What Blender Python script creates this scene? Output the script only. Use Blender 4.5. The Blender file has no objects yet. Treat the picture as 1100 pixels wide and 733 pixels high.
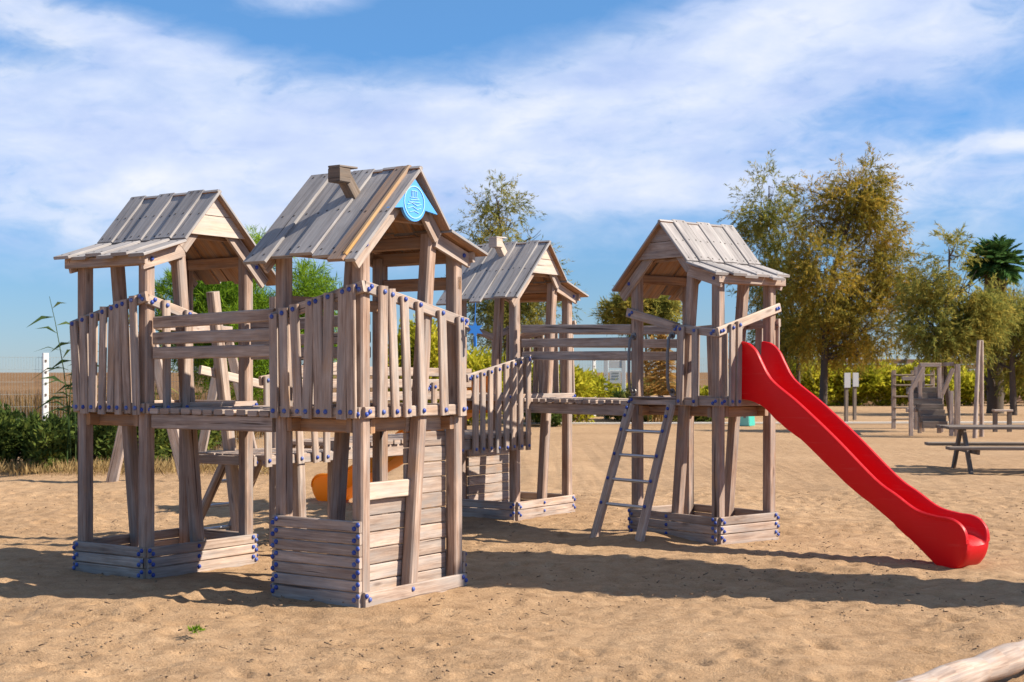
import bpy, math, random
import numpy as np
from mathutils import Vector, Matrix

random.seed(7)
RNG = np.random.default_rng(11)
R = math.radians
SC = bpy.context.scene
COL = SC.collection
FPX = 1528.0          # focal length of the photograph in its own pixels
EYE = 1.5

# ------------------------------------------------------------------ camera, light, sky
cam_d = bpy.data.cameras.new('camera'); cam = bpy.data.objects.new('camera', cam_d)
COL.objects.link(cam); SC.camera = cam
cam.location = (0, 0, EYE); cam.rotation_euler = (R(90), 0, 0)
cam_d.sensor_width = 36; cam_d.lens = 36 * FPX / 1100; cam_d.shift_y = 33.5 / 1100
cam_d.clip_end = 9000; cam_d.clip_start = 0.1
cam_d.dof.use_dof = True; cam_d.dof.focus_distance = 11.0; cam_d.dof.aperture_fstop = 5.0

SUN_EL = 38.5
SUN_AZ = 97.0         # degrees from +Y towards +X
to_sun = Vector((math.sin(R(SUN_AZ)) * math.cos(R(SUN_EL)), math.cos(R(SUN_AZ)) * math.cos(R(SUN_EL)), math.sin(R(SUN_EL))))
sl = bpy.data.lights.new('sun', 'SUN'); sun = bpy.data.objects.new('sun', sl); COL.objects.link(sun)
sl.energy = 5.0; sl.angle = R(0.53); sl.color = (1.0, 0.91, 0.78)
sun.rotation_euler = (-to_sun).to_track_quat('-Z', 'Y').to_euler(); sun.location = (20, 0, 20)

SC.view_settings.view_transform = 'Standard'; SC.view_settings.look = 'None'
SC.view_settings.exposure = 0.80; SC.view_settings.gamma = 1.0
SC.cycles.max_bounces = 6; SC.cycles.transparent_max_bounces = 6
SC.cycles.use_denoising = True


class NT:
    """small helper to write node trees"""
    def __init__(s, tree): s.t = tree; s.n = tree.nodes; s.n.clear()
    def node(s, kind, **kw):
        n = s.n.new(kind)
        for k, v in kw.items(): setattr(n, k, v)
        return n
    def put(s, sock, v):
        if hasattr(v, 'is_output'): s.t.links.new(v, sock)
        else: sock.default_value = v
    def math(s, op, a, b=None, c=None, clamp=False):
        n = s.node('ShaderNodeMath', operation=op); n.use_clamp = clamp
        for i, v in enumerate((a, b, c)):
            if v is not None: s.put(n.inputs[i], v)
        return n.outputs[0]
    def vmul(s, v, k):
        n = s.node('ShaderNodeVectorMath', operation='MULTIPLY'); s.put(n.inputs[0], v); n.inputs[1].default_value = k
        return n.outputs[0]
    def vadd(s, a, b):
        n = s.node('ShaderNodeVectorMath', operation='ADD'); s.put(n.inputs[0], a); s.put(n.inputs[1], b)
        return n.outputs[0]
    def noise(s, vec, scale, detail=3.0, rough=0.55, dist=0.0, col=False):
        n = s.node('ShaderNodeTexNoise'); s.put(n.inputs['Vector'], vec)
        n.inputs['Scale'].default_value = scale; n.inputs['Detail'].default_value = detail
        n.inputs['Roughness'].default_value = rough; n.inputs['Distortion'].default_value = dist
        return n.outputs['Color' if col else 'Fac']
    def ramp(s, fac, stops, interp='LINEAR'):
        n = s.node('ShaderNodeValToRGB'); s.put(n.inputs[0], fac); e = n.color_ramp.elements
        n.color_ramp.interpolation = interp
        while len(e) < len(stops): e.new(0.5)
        for el, (p, c) in zip(e, stops):
            el.position = p; el.color = (c[0], c[1], c[2], 1) if hasattr(c, '__len__') else (c, c, c, 1)
        return n.outputs[0]
    def mix(s, fac, a, b, mode='MIX'):
        n = s.node('ShaderNodeMix', data_type='RGBA', blend_type=mode)
        s.put(n.inputs[0], fac)
        for sock, v in ((n.inputs[6], a), (n.inputs[7], b)):
            if not hasattr(v, 'is_output') and len(v) == 3: v = (*v, 1)
            s.put(sock, v)
        return n.outputs[2]


def build_world():
    w = bpy.data.worlds.new('World'); SC.world = w; w.use_nodes = True
    T = NT(w.node_tree)
    out = T.node('ShaderNodeOutputWorld'); bg = T.node('ShaderNodeBackground')
    sky = T.node('ShaderNodeTexSky', sky_type='NISHITA'); sky.sun_disc = False
    sky.sun_elevation = R(SUN_EL); sky.sun_rotation = R(SUN_AZ)
    sky.air_density = 1.0; sky.dust_density = 0.0; sky.ozone_density = 4.0
    tc = T.node('ShaderNodeTexCoord'); sep = T.node('ShaderNodeSeparateXYZ')
    T.t.links.new(tc.outputs['Generated'], sep.inputs[0])
    x, y, z = sep.outputs
    az = T.math('ARCTAN2', x, y); el = T.math('ARCSINE', z)
    zc = T.math('MAXIMUM', z, 0.0)
    # cloud texture: streaks, long in azimuth, short in elevation, climbing to the right
    cb = T.node('ShaderNodeCombineXYZ')
    T.put(cb.inputs[0], az); T.put(cb.inputs[1], T.math('SUBTRACT', T.math('MULTIPLY', el, 2.4), T.math('MULTIPLY', az, 0.08))); T.put(cb.inputs[2], 0.31)
    n1 = T.noise(cb.outputs[0], 8.0, 9.0, 0.60, 0.15)
    n2 = T.noise(T.vadd(cb.outputs[0], (3.1, 1.7, 0.4)), 26.0, 6.0, 0.6, 0.5)
    nn = T.math('ADD', T.math('MULTIPLY', n1, 0.54), T.math('MULTIPLY', n2, 0.46))
    def bank(azd, eld, ra, re, tilt, amp):
        """a bank of cloud: centre (degrees), half sizes, tilt, density"""
        da = T.math('SUBTRACT', az, R(azd)); de = T.math('SUBTRACT', el, R(eld))
        c, s_ = math.cos(R(tilt)), math.sin(R(tilt))
        u = T.math('ADD', T.math('MULTIPLY', da, c / R(ra)), T.math('MULTIPLY', de, s_ / R(ra)))
        v = T.math('ADD', T.math('MULTIPLY', da, -s_ / R(re)), T.math('MULTIPLY', de, c / R(re)))
        d2 = T.math('ADD', T.math('MULTIPLY', u, u), T.math('MULTIPLY', v, v))
        return T.math('MULTIPLY', T.math('EXPONENT', T.math('MULTIPLY', d2, -1.0)), amp)
    banks = [(9.5, 11.6, 11.0, 1.7, 8, .95), (14.0, 14.6, 7.5, 1.5, 8, .9), (-15, 9.0, 10, 3.0, -6, .72),
             (-2, 8.9, 12, 2.0, 0, .85), (-16, 13.0, 6, .9, -14, .5), (4.8, 7.35, 5.5, .55, 2, .6), (-8.4, 14.7, 2.4, .7, 4, .6),
             (19.2, 8.7, 2.4, .35, 3, .75), (-19, 13.4, 5, .8, -8, .35), (17, 7.2, 6, 2.0, 0, .32), (-14, 5.5, 10, 1.6, 0, .28),
             (60, 20, 30, 8, 0, .3), (-75, 22, 30, 6, 0, .2), (0, 78, 230, 30, 0, .8), (4, 7.5, 40, 4.2, 0, .24)]  # the overhead bank is unseen, added as white fill for the ground shadows
    tot = None
    for b in banks:
        v = bank(*b); tot = v if tot is None else T.math('ADD', tot, v)
    dens = T.math('MULTIPLY', T.math('MINIMUM', tot, 1.15), T.math('MULTIPLY_ADD', nn, 3.2, -.72))
    dens = T.ramp(dens, [(0.10, 0.0), (0.32, 0.36), (0.54, 0.76), (0.95, 0.97)])
    # haze of moist air low over the sea
    shade = T.noise(T.vadd(cb.outputs[0], (7.7, 2.2, 1.3)), 9.0, 5.0, 0.55, 0.2)
    ccol = T.ramp(shade, [(0.32, (4.7, 5.7, 8.3)), (0.50, (6.0, 6.8, 8.7)), (0.68, (7.7, 8.0, 8.8))])
    tint = T.ramp(T.math('MULTIPLY', el, 0.6366), [(0.0, (.50, .65, .98)), (0.044, (.53, .75, 1.06)), (0.10, (.55, .90, 1.25)), (0.17, (.78, 1.10, 1.32)), (0.45, (.95, 1.0, 1.0))])
    hue = T.mix(1.0, sky.outputs[0], tint, 'MULTIPLY')
    col = T.mix(dens, hue, ccol)
    T.t.links.new(col, bg.inputs[0]); bg.inputs[1].default_value = 0.068
    T.t.links.new(bg.outputs[0], out.inputs[0])

build_world()

# ------------------------------------------------------------------ materials
MATS = {}
def new_mat(name):
    m = bpy.data.materials.new(name); m.use_nodes = True
    T = NT(m.node_tree); out = T.node('ShaderNodeOutputMaterial'); p = T.node('ShaderNodeBsdfPrincipled')
    T.t.links.new(p.outputs[0], out.inputs[0]); MATS[name] = m
    return m, T, p, out

def wood(name, dark, mid, light, rough=0.85, fresh=None, tone=0.22):
    m, T, p, out = new_mat(name)
    uv = T.node('ShaderNodeUVMap').outputs[0]
    isl = T.node('ShaderNodeNewGeometry').outputs['Random Per Island']
    cmb = T.node('ShaderNodeCombineXYZ'); T.put(cmb.inputs[2], T.math('MULTIPLY', isl, 37.0))
    v = T.vadd(uv, cmb.outputs[0])
    g = T.noise(T.vmul(v, (2.2, 42, 1)), 1.0, 5.0, 0.62, 0.6)
    fine = T.noise(T.vmul(v, (6, 190, 1)), 1.0, 3.0, 0.6)
    blot = T.noise(T.vmul(v, (3.0, 7.0, 1)), 1.0, 4.0, 0.6)
    kn = T.node('ShaderNodeTexVoronoi'); T.put(kn.inputs['Vector'], T.vmul(v, (2.1, 7.5, 1))); kn.inputs['Scale'].default_value = 1.0
    knot = T.ramp(kn.outputs['Distance'], [(0.05, 1.0), (0.13, 0.0)])
    f = T.math('ADD', T.math('MULTIPLY', g, 0.55), T.math('ADD', T.math('MULTIPLY', fine, 0.25), T.math('MULTIPLY', blot, 0.35)))
    c = T.ramp(f, [(0.40, dark), (0.57, mid), (0.74, light)])
    grey = T.ramp(T.noise(T.vmul(v, (1.1, 9.0, 1)), 1.7, 4.0, 0.6), [(0.42, 0.0), (0.66, 0.6)])
    lum = sum(mid) / 3
    c = T.mix(grey, c, (lum * 1.02, lum * .97, lum * .94))
    if fresh: # bits where the grey skin is worn through
        c = T.mix(T.ramp(T.noise(T.vmul(v, (1.6, 5.0, 1)), 1.3, 3.0, 0.6), [(0.60, 0.0), (0.74, 0.7)]), c, fresh)
    crack = T.ramp(T.noise(T.vmul(v, (0.8, 30, 1)), 1.0, 2.5, 0.5, 0.25), [(0.29, 1.0), (0.335, 0.0)])
    c = T.mix(T.math('MULTIPLY', crack, 0.85), c, (dark[0] * .3, dark[1] * .28, dark[2] * .26))
    c = T.mix(T.math('MULTIPLY', knot, 0.55), c, (dark[0] * .5, dark[1] * .42, dark[2] * .38))
    k = T.math('MULTIPLY_ADD', isl, 2 * tone, 1.0 - tone)
    cc = T.node('ShaderNodeCombineColor'); [T.put(cc.inputs[i], k) for i in range(3)]
    c = T.mix(1.0, c, cc.outputs[0], 'MULTIPLY')
    T.put(p.inputs['Base Color'], c); p.inputs['Roughness'].default_value = rough
    p.inputs['Specular IOR Level'].default_value = 0.25
    b = T.node('ShaderNodeBump'); b.inputs['Strength'].default_value = 0.5; b.inputs['Distance'].default_value = 0.0012
    T.put(b.inputs['Height'], T.math('SUBTRACT', T.math('ADD', g, T.math('MULTIPLY', fine, .5)), T.math('MULTIPLY', crack, 1.2)))
    T.t.links.new(b.outputs[0], p.inputs['Normal'])
    return m

wood('weathered_wood', (.172, .112, .083), (.365, .268, .210), (.58, .46, .375), fresh=(.44, .27, .16), tone=0.19)
wood('post_wood', (.16, .095, .066), (.335, .225, .168), (.53, .395, .315), fresh=(.44, .25, .13), tone=0.16)
wood('roof_wood', (.160, .145, .142), (.305, .280, .272), (.475, .440, .415), tone=0.12)
wood('brown_wood', (.19, .092, .045), (.36, .195, .10), (.52, .31, .175), tone=0.22)
wood('orange_wood', (.34, .16, .05), (.50, .27, .09), (.60, .36, .14))
wood('tan_wood', (.22, .13, .085), (.36, .225, .15), (.46, .31, .22))
wood('pale_wood', (.32, .235, .18), (.50, .39, .305), (.62, .50, .41))
wood('sunlit_cream_wood', (.34, .25, .185), (.54, .42, .33), (.66, .54, .45))  # fresh wood tone with sunlight put into it, for gables facing the sun
wood('dark_wood', (.10, .075, .058), (.17, .13, .10), (.26, .20, .16))

def plain(name, col, rough=0.5, metal=0.0, spec=0.5, vary=0.0, coat=0.0, scale=6.0):
    m, T, p, out = new_mat(name)
    tc = T.node('ShaderNodeTexCoord').outputs['Object']
    n = T.noise(tc, scale, 5.0, 0.6)
    T.put(p.inputs['Base Color'], T.mix(T.math('MULTIPLY', n, vary), col, tuple(c * .45 for c in col)))
    T.put(p.inputs['Roughness'], T.math('MULTIPLY_ADD', n, 0.25, rough - 0.12))
    p.inputs['Metallic'].default_value = metal; p.inputs['Specular IOR Level'].default_value = spec
    p.inputs['Coat Weight'].default_value = coat
    return m
def plastic(name, col, rough, trans, dirt):
    """moulded plastic that lets some light through its walls"""
    m, T, p, out = new_mat(name)
    pos = T.node('ShaderNodeTexCoord').outputs['Object']
    n = T.noise(pos, 3.0, 5.0, 0.6); sc = T.noise(T.vmul(pos, (3, 40, 40)), 1.0, 4.0, 0.6)
    c = T.mix(T.math('MULTIPLY', n, .22), col, tuple(q * .55 for q in col))
    c = T.mix(T.ramp(sc, [(.58, 0.0), (.72, dirt)]), c, (col[0] * .8 + .1, col[1] + .10, col[2] + .08))
    T.put(p.inputs['Base Color'], c); T.put(p.inputs['Roughness'], T.math('MULTIPLY_ADD', sc, .3, rough - .14))
    t = T.node('ShaderNodeBsdfTranslucent'); T.put(t.inputs[0], c); mx = T.node('ShaderNodeMixShader'); mx.inputs[0].default_value = trans
    T.t.links.new(p.outputs[0], mx.inputs[1]); T.t.links.new(t.outputs[0], mx.inputs[2]); T.t.links.new(mx.outputs[0], out.inputs[0])
plastic('red_plastic', (.70, .003, .010), .44, .32, .30)
plastic('orange_plastic', (.90, .40, .015), .45, .45, .12)
m, T, p, out = new_mat('blue_cap')
rnd_ = T.node('ShaderNodeObjectInfo').outputs['Random']
T.put(p.inputs['Base Color'], T.ramp(rnd_, [(0.0, (.018, .045, .26)), (.6, (.03, .07, .33)), (1.0, (.085, .13, .36))])); p.inputs['Roughness'].default_value = .45
plain('blue_plate', (.09, .36, .85), 0.45, vary=.15)
plain('white_mark', (.34, .62, .90), 0.5, vary=.2, scale=20)
plain('white_paint', (.78, .78, .76), 0.5, vary=.25)
plain('grey_plate', (.42, .42, .43), 0.6, vary=.4)
plain('nail_iron', (.045, .032, .026), 0.7, vary=.4)
plain('steel', (.55, .56, .58), 0.34, metal=.9, vary=.2)
plain('dull_steel', (.20, .19, .19), 0.45, metal=.6, vary=.3)
plain('wire', (.26, .28, .26), 0.6)
plain('teal_plastic', (.05, .42, .34), 0.45, vary=.2)
plain('teal_front', (.22, .62, .52), 0.45, vary=.2)
plain('star_blue', (.02, .17, .55), 0.4)
plain('paper', (.80, .80, .77), 0.8, vary=.3, scale=25)
plain('concrete', (.70, .66, .58), 0.9, vary=.4, scale=3)
plain('litter', (.27, .18, .11), 0.95, vary=.8, scale=9)
plain('bark', (.115, .085, .065), 0.95, vary=.7, scale=14)
plain('palm_bark', (.10, .075, .055), 0.95, vary=.8, scale=20)

def leaf_mat(name, cols, trans=0.35):
    m, T, p, out = new_mat(name)
    isl = T.node('ShaderNodeNewGeometry').outputs['Random Per Island']
    pos = T.node('ShaderNodeNewGeometry').outputs['Position']
    big = T.noise(pos, 0.8, 3.0, 0.6)
    f = T.math('ADD', T.math('MULTIPLY', isl, 0.55), T.math('MULTIPLY_ADD', big, 1.3, -0.42), clamp=True)
    c = T.ramp(f, [(i / (len(cols) - 1), q) for i, q in enumerate(cols)])
    d = T.node('ShaderNodeBsdfDiffuse'); t = T.node('ShaderNodeBsdfTranslucent'); mx = T.node('ShaderNodeMixShader')
    T.put(d.inputs[0], c); T.put(t.inputs[0], c); mx.inputs[0].default_value = trans
    T.t.links.new(d.outputs[0], mx.inputs[1]); T.t.links.new(t.outputs[0], mx.inputs[2])
    T.n.remove(p); T.t.links.new(mx.outputs[0], out.inputs[0])
    return m
leaf_mat('olive_leaf', [(00.075, 00.099, 00.030), (00.194, 00.217, 00.054), (00.389, 00.337, 00.075), (00.598, 00.434, 00.090)], 0.45)
leaf_mat('gold_leaf', [(0.084, 0.090, 0.022), (0.224, 0.207, 0.043), (0.470, 0.336, 0.056), (0.650, 0.381, 0.067)], 0.45)
leaf_mat('grey_leaf', [(0.069, 0.081, 0.039), (0.161, 0.167, 0.069), (0.299, 0.265, 0.103)], 0.4)
leaf_mat('pine_leaf', [(0.039, 0.084, 0.011), (0.123, 0.224, 0.020), (0.258, 0.392, 0.034), (0.370, 0.493, 0.056)], 0.4)
leaf_mat('hedge_leaf', [(.13, .155, .016), (.33, .34, .028), (.54, .49, .045), (.66, .58, .075)], .55)
leaf_mat('shrub_leaf', [(000.028, 000.052, 000.017), (000.061, 000.095, 000.025), (000.121, 000.155, 000.034), (000.275, 000.275, 000.052)])
leaf_mat('reed_leaf', [(.04, .075, .03), (.08, .13, .045), (.15, .19, .07)], 0.35)
leaf_mat('straw', [(.22, .14, .06), (.36, .25, .11), (.50, .37, .18)])
leaf_mat('dry_reed', [(.11, .062, .025), (.20, .12, .05), (.30, .20, .09)], .3)
leaf_mat('plume', [(.30, .17, .05), (.50, .30, .09), (.62, .42, .16)], .4)
leaf_mat('palm_leaf', [(000.030, 000.078, 000.027), (000.066, 000.144, 000.039), (000.131, 000.220, 000.056)])
leaf_mat('yellow_frond', [(.08, .10, .03), (.22, .22, .06), (.40, .35, .11)], 0.4)

def sand_mat():
    m, T, p, out = new_mat('sand')
    pos = T.node('ShaderNodeNewGeometry').outputs['Position']
    a = T.noise(pos, 0.35, 4.0, 0.6); b = T.noise(pos, 6.0, 6.0, 0.65); c = T.noise(pos, 90.0, 3.0, 0.7); d = T.noise(pos, 300.0, 2.0, 0.6)
    f = T.math('ADD', T.math('MULTIPLY', a, 0.26), T.math('ADD', T.math('MULTIPLY', b, 0.40), T.math('MULTIPLY', c, 0.36)))
    col = T.ramp(f, [(0.34, (.18, .108, .060)), (0.45, (.335, .210, .114)), (0.55, (.43, .278, .157)), (0.68, (.545, .376, .228))])
    grit = T.ramp(d, [(0.30, 1.0), (0.37, 0.0)])
    col = T.mix(T.math('MULTIPLY', grit, 0.7), col, (.10, .065, .04))
    soil = T.ramp(T.noise(pos, 34.0, 4.0, 0.7, 0.4), [(0.60, 0.0), (0.70, 0.62)])
    col = T.mix(soil, col, (.15, .092, .05))
    # wood chips, twigs and dry needles mixed into the sand
    v = T.node('ShaderNodeTexVoronoi'); T.put(v.inputs['Vector'], T.vmul(pos, (9, 14, 1))); v.inputs['Scale'].default_value = 1.0
    chips = T.math('MULTIPLY', T.ramp(v.outputs['Distance'], [(0.10, 1.0), (0.16, 0.0)]), T.ramp(b, [(0.48, 0.0), (0.62, 0.9)]))
    col = T.mix(chips, col, (.17, .11, .065))
    T.put(p.inputs['Base Color'], col); p.inputs['Roughness'].default_value = 0.95; p.inputs['Specular IOR Level'].default_value = 0.15
    h = T.math('ADD', T.math('MULTIPLY', T.noise(pos, 34.0, 6.0, 0.72), 1.0), T.math('MULTIPLY', c, 0.30))
    bm = T.node('ShaderNodeBump'); bm.inputs['Strength'].default_value = 0.9; bm.inputs['Distance'].default_value = 0.020
    T.put(bm.inputs['Height'], h); T.t.links.new(bm.outputs[0], p.inputs['Normal'])
sand_mat()
def field_mat():
    m, T, p, out = new_mat('dry_field')
    pos = T.node('ShaderNodeNewGeometry').outputs['Position']
    f = T.math('ADD', T.math('MULTIPLY', T.noise(pos, 0.05, 5.0, 0.6), 0.6), T.math('MULTIPLY', T.noise(T.vmul(pos, (1, .25, 1)), 1.1, 4.0, 0.6), 0.45))
    T.put(p.inputs['Base Color'], T.ramp(f, [(0.35, (.12, .066, .030)), (0.55, (.20, .115, .055)), (0.7, (.27, .165, .085))]))
    p.inputs['Roughness'].default_value = 1.0; p.inputs['Specular IOR Level'].default_value = 0.05
field_mat()

# ------------------------------------------------------------------ mesh helpers
class MB:
    def __init__(s): s.v = []; s.f = []; s.uv = []; s.mi = []
    def face(s, idx, uvs, mi=0): s.f.append(tuple(idx)); s.uv.append(uvs); s.mi.append(mi)
    def board(s, p0, p1, w, t, nrm, ch=0.006, mi=0, mi_under=None, jit=0.0):
        """a board from p0 to p1 (centre line): w wide, t thick along nrm, chamfered edges, UV along its grain"""
        p0 = Vector(p0); p1 = Vector(p1)
        if jit: p0 = p0 + Vector([random.uniform(-jit, jit) for _ in range(3)]); p1 = p1 + Vector([random.uniform(-jit, jit) for _ in range(3)])
        ax = (p1 - p0); L = ax.length; ax.normalize()
        n = Vector(nrm); n = (n - ax * n.dot(ax)).normalized(); sd = ax.cross(n)
        hw, ht = w / 2, t / 2; ch = min(ch, ht * .45, hw * .45)
        prof = [(-hw + ch, -ht), (hw - ch, -ht), (hw, -ht + ch), (hw, ht - ch), (hw - ch, ht), (-hw + ch, ht), (-hw, ht - ch), (-hw, -ht + ch)]
        b = len(s.v); ou, ov = random.uniform(0, 50), random.uniform(0, 50)
        for P in (p0, p1):
            for a, c in prof: s.v.append(P + sd * a + n * c)
        per = [0]
        for i in range(8):
            q, r = prof[i], prof[(i + 1) % 8]; per.append(per[-1] + math.hypot(q[0] - r[0], q[1] - r[1]))
        for i in range(8):
            j = (i + 1) % 8
            m = mi_under if (mi_under is not None and i in (7, 0, 1)) else mi
            s.face((b + i, b + j, b + 8 + j, b + 8 + i), [(ou, ov + per[i]), (ou, ov + per[i + 1]), (ou + L, ov + per[i + 1]), (ou + L, ov + per[i])], m)
        s.face([b + 7 - i for i in range(8)], [(ou + prof[7 - i][0] * .4, ov + prof[7 - i][1]) for i in range(8)], mi)
        s.face([b + 8 + i for i in range(8)], [(ou + prof[i][0] * .4, ov + prof[i][1]) for i in range(8)], mi)
    def prism(s, pts, ext, grain, mi=0):
        """polygon pts pushed along ext; grain = direction of the UV u axis"""
        pts = [Vector(p) for p in pts]; e = Vector(ext); g = Vector(grain).normalized(); n = len(pts); b = len(s.v)
        h = e.cross(g).normalized(); ou, ov = random.uniform(0, 50), random.uniform(0, 50)
        uvf = lambda p: (ou + p.dot(g), ov + p.dot(h) + p.dot(e.normalized()))
        s.v += pts + [p + e for p in pts]
        s.face([b + i for i in range(n)], [uvf(p) for p in pts], mi)
        s.face([b + n + n - 1 - i for i in range(n)], [uvf(p + e) for p in reversed(pts)], mi)
        for i in range(n):
            j = (i + 1) % n
            s.face((b + j, b + i, b + n + i, b + n + j), [uvf(pts[j]), uvf(pts[i]), uvf(pts[i] + e), uvf(pts[j] + e)], mi)
    def tube(s, pts, rad, n=10, mi=0, cap=True):
        pts = [Vector(p) for p in pts]; b = len(s.v); k = len(pts)
        if not hasattr(rad, '__len__'): rad = [rad] * k
        ou, ov = random.uniform(0, 50), random.uniform(0, 50); run = 0
        ref = None; runs = []
        for i, p in enumerate(pts):
            d = (pts[min(i + 1, k - 1)] - pts[max(i - 1, 0)]).normalized()
            if ref is None: ref = d.orthogonal()
            ref = (ref - d * ref.dot(d)).normalized(); o = d.cross(ref)
            if i: run += (p - pts[i - 1]).length
            runs.append(run)
            for j in range(n):
                a = 2 * math.pi * j / n; s.v.append(p + (ref * math.cos(a) + o * math.sin(a)) * rad[i])
        for i in range(k - 1):
            for j in range(n):
                q = (j + 1) % n; w = 2 * math.pi * rad[i] / n
                s.face((b + i * n + j, b + i * n + q, b + (i + 1) * n + q, b + (i + 1) * n + j),
                       [(ou + runs[i], ov + j * w), (ou + runs[i], ov + (j + 1) * w), (ou + runs[i + 1], ov + (j + 1) * w), (ou + runs[i + 1], ov + j * w)], mi)
        if cap:
            s.face([b + n - 1 - j for j in range(n)], [(ou, ov)] * n, mi)
            s.face([b + (k - 1) * n + j for j in range(n)], [(ou, ov)] * n, mi)
    def build(s, name, mats, parent=None, smooth=None, loc=None):
        me = bpy.data.meshes.new(name); me.from_pydata([tuple(v) for v in s.v], [], s.f)
        uv = me.uv_layers.new(name='UVMap')
        flat = [c for fu in s.uv for q in fu for c in q]; uv.data.foreach_set('uv', flat)
        if isinstance(mats, str): mats = [mats]
        for m in mats: me.materials.append(MATS[m])
        me.polygons.foreach_set('material_index', s.mi)
        if smooth is not None:
            me.polygons.foreach_set('use_smooth', [True] * len(me.polygons)); me.set_sharp_from_angle(angle=R(smooth))
        me.update()
        o = bpy.data.objects.new(name, me); COL.objects.link(o)
        if parent: o.parent = parent
        if loc: o.location = loc
        return o

def tag(o, label, cat, group=None, kind=None):
    o['label'] = label; o['category'] = cat
    if group: o['group'] = group
    if kind: o['kind'] = kind
    return o
def thing(name, label, cat, loc=(0, 0, 0), rz=0.0, group=None):
    o = bpy.data.objects.new(name, None); COL.objects.link(o); o.location = loc; o.rotation_euler = (0, 0, rz); o.empty_display_size = .2
    return tag(o, label, cat, group)
def copy_tree(o, parent=None):
    c = o.copy(); COL.objects.link(c)
    if parent: c.parent = parent
    for ch in o.children: copy_tree(ch, c)
    return c

def at(px, Y, py=None):
    """world x (and z) of a line of sight through photograph pixel px, py at depth Y"""
    return (px - 550) / FPX * Y if py is None else ((px - 550) / FPX * Y, Y, EYE - (py - 400) / FPX * Y)

# bolt cap shared by every bolt: dome facing -Y
def bolt_mesh():
    b = MB(); n = 10; rings = [(0.0165, 0.0), (0.0165, -.004), (0.013, -.010), (0.007, -.013)]
    for r, y in rings:
        for j in range(n):
            a = 2 * math.pi * j / n; b.v.append(Vector((r * math.cos(a), y, r * math.sin(a))))
    for i in range(3):
        for j in range(n):
            q = (j + 1) % n; b.face((i * n + j, i * n + q, (i + 1) * n + q, (i + 1) * n + j), [(0, 0)] * 4)
    b.face([3 * n + j for j in range(n)], [(0, 0)] * n)
    o = b.build('bolt', 'blue_cap', smooth=50); me = o.data; bpy.data.objects.remove(o)
    return me
BOLT = bolt_mesh()
def bolt(parent, p, rz):
    o = bpy.data.objects.new('bolt', BOLT); COL.objects.link(o); o.parent = parent; o.location = p; o.rotation_euler = (0, 0, rz)
    return o

# ------------------------------------------------------------------ timber play towers
A, B = 1.16, 0.83       # a tower: x 0..A along its gable, y 0..B inwards
class Face:
    """one side of a tower: s runs along it, d is the distance outwards"""
    ROT = {'front': 0.0, 'back': math.pi, 'left': -math.pi / 2, 'right': math.pi / 2}
    def __init__(s, side, x0=0.0, x1=A, y0=0.0, y1=B):
        s.side = side; s.x0, s.x1, s.y0, s.y1 = x0, x1, y0, y1; s.rot = s.ROT[side]
        s.len = (x1 - x0) if side in ('front', 'back') else (y1 - y0)
        s.n = {'front': (0, -1, 0), 'back': (0, 1, 0), 'left': (-1, 0, 0), 'right': (1, 0, 0)}[side]
    def p(s, a, d, z):
        if s.side == 'front': return Vector((s.x0 + a, s.y0 - d, z))
        if s.side == 'back': return Vector((s.x0 + a, s.y1 + d, z))
        if s.side == 'left': return Vector((s.x0 - d, s.y0 + a, z))
        return Vector((s.x1 + d, s.y0 + a, z))

def side_wall(t, face, n, h=0.077, name='sandbox_wall', mid=True, z0=-0.03):
    """n boards stacked on edge between two corners, with their blue bolt caps"""
    b = MB()
    for i in range(n):
        za = 0.0 + i * h if i else z0; zb = (i + 1) * h - .004
        b.board(face.p(.03, -.015, (za + zb) / 2), face.p(face.len - .03, -.015, (za + zb) / 2), zb - za, .03, face.n, ch=.007, jit=.0015)
    w = b.build(name, 'weathered_wood', t)
    for i in range(n):
        zc = i * h + h / 2
        for a in (.055, face.len - .055):
            for k in (-1, 1): bolt(w, face.p(a + k * .016, .0, zc - k * .013), face.rot)
        if mid and face.len > 1: bolt(w, face.p(.52, .0, zc), face.rot)
    return w

def railing(t, face, a0, a1, z0, z1, n, zb=1.2, seed=0, slats=None, mat='weathered_wood', rail_to=None, lean=0.035, w=.076):
    """a sloping top rail with upright slats bolted on outside"""
    rnd = random.Random(seed)
    zr = lambda a: z0 + (z1 - z0) * (a - a0) / (a1 - a0)
    b = MB(); b.board(face.p(a0, -.015, z0), face.p(a1, -.015, z1), .075, .03, face.n)
    rl = b.build('railing', mat, t)
    pos = slats if slats else [a0 + .085 + (a1 - a0 - .17) * i / (n - 1) for i in range(n)]
    for a in pos:
        d0, d1 = rnd.uniform(-lean, lean) * .5, rnd.uniform(-lean, lean)
        ww = w * rnd.uniform(.86, 1.12); q = MB(); top = zr(a + d1) + rnd.uniform(.015, .04); bot = zb + rnd.uniform(-.012, .012)
        q.board(face.p(a + d0, .0165, bot), face.p(a + d1, .0165, top), ww, .027, face.n, ch=.008)
        q.build('baluster', mat, rl)
        bolt(rl, face.p(a + d1, .03, zr(a + d1)), face.rot); bolt(rl, face.p(a + d0, .03, zb + .04), face.rot)
    for a, k in ((a0 + .045, -1), (a1 - .045, 1)):
        for j in (-1, 1): bolt(rl, face.p(a + j * .014 - .0 * k, .0, zr(a) + j * .010), face.rot)
    return rl

def rim(t, face, z=1.2, h=.075, bolts=True):
    b = MB(); b.board(face.p(.03, -.015, z + h / 2), face.p(face.len - .03, -.015, z + h / 2), h, .03, face.n, jit=.001)
    o = b.build('rim_board', 'weathered_wood', t)
    if bolts:
        for a in (.055, face.len - .055):
            for k in (-1, 1): bolt(o, face.p(a + k * .016, .0, z + h / 2 - .002 + k * .008), face.rot)
    return o

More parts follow.
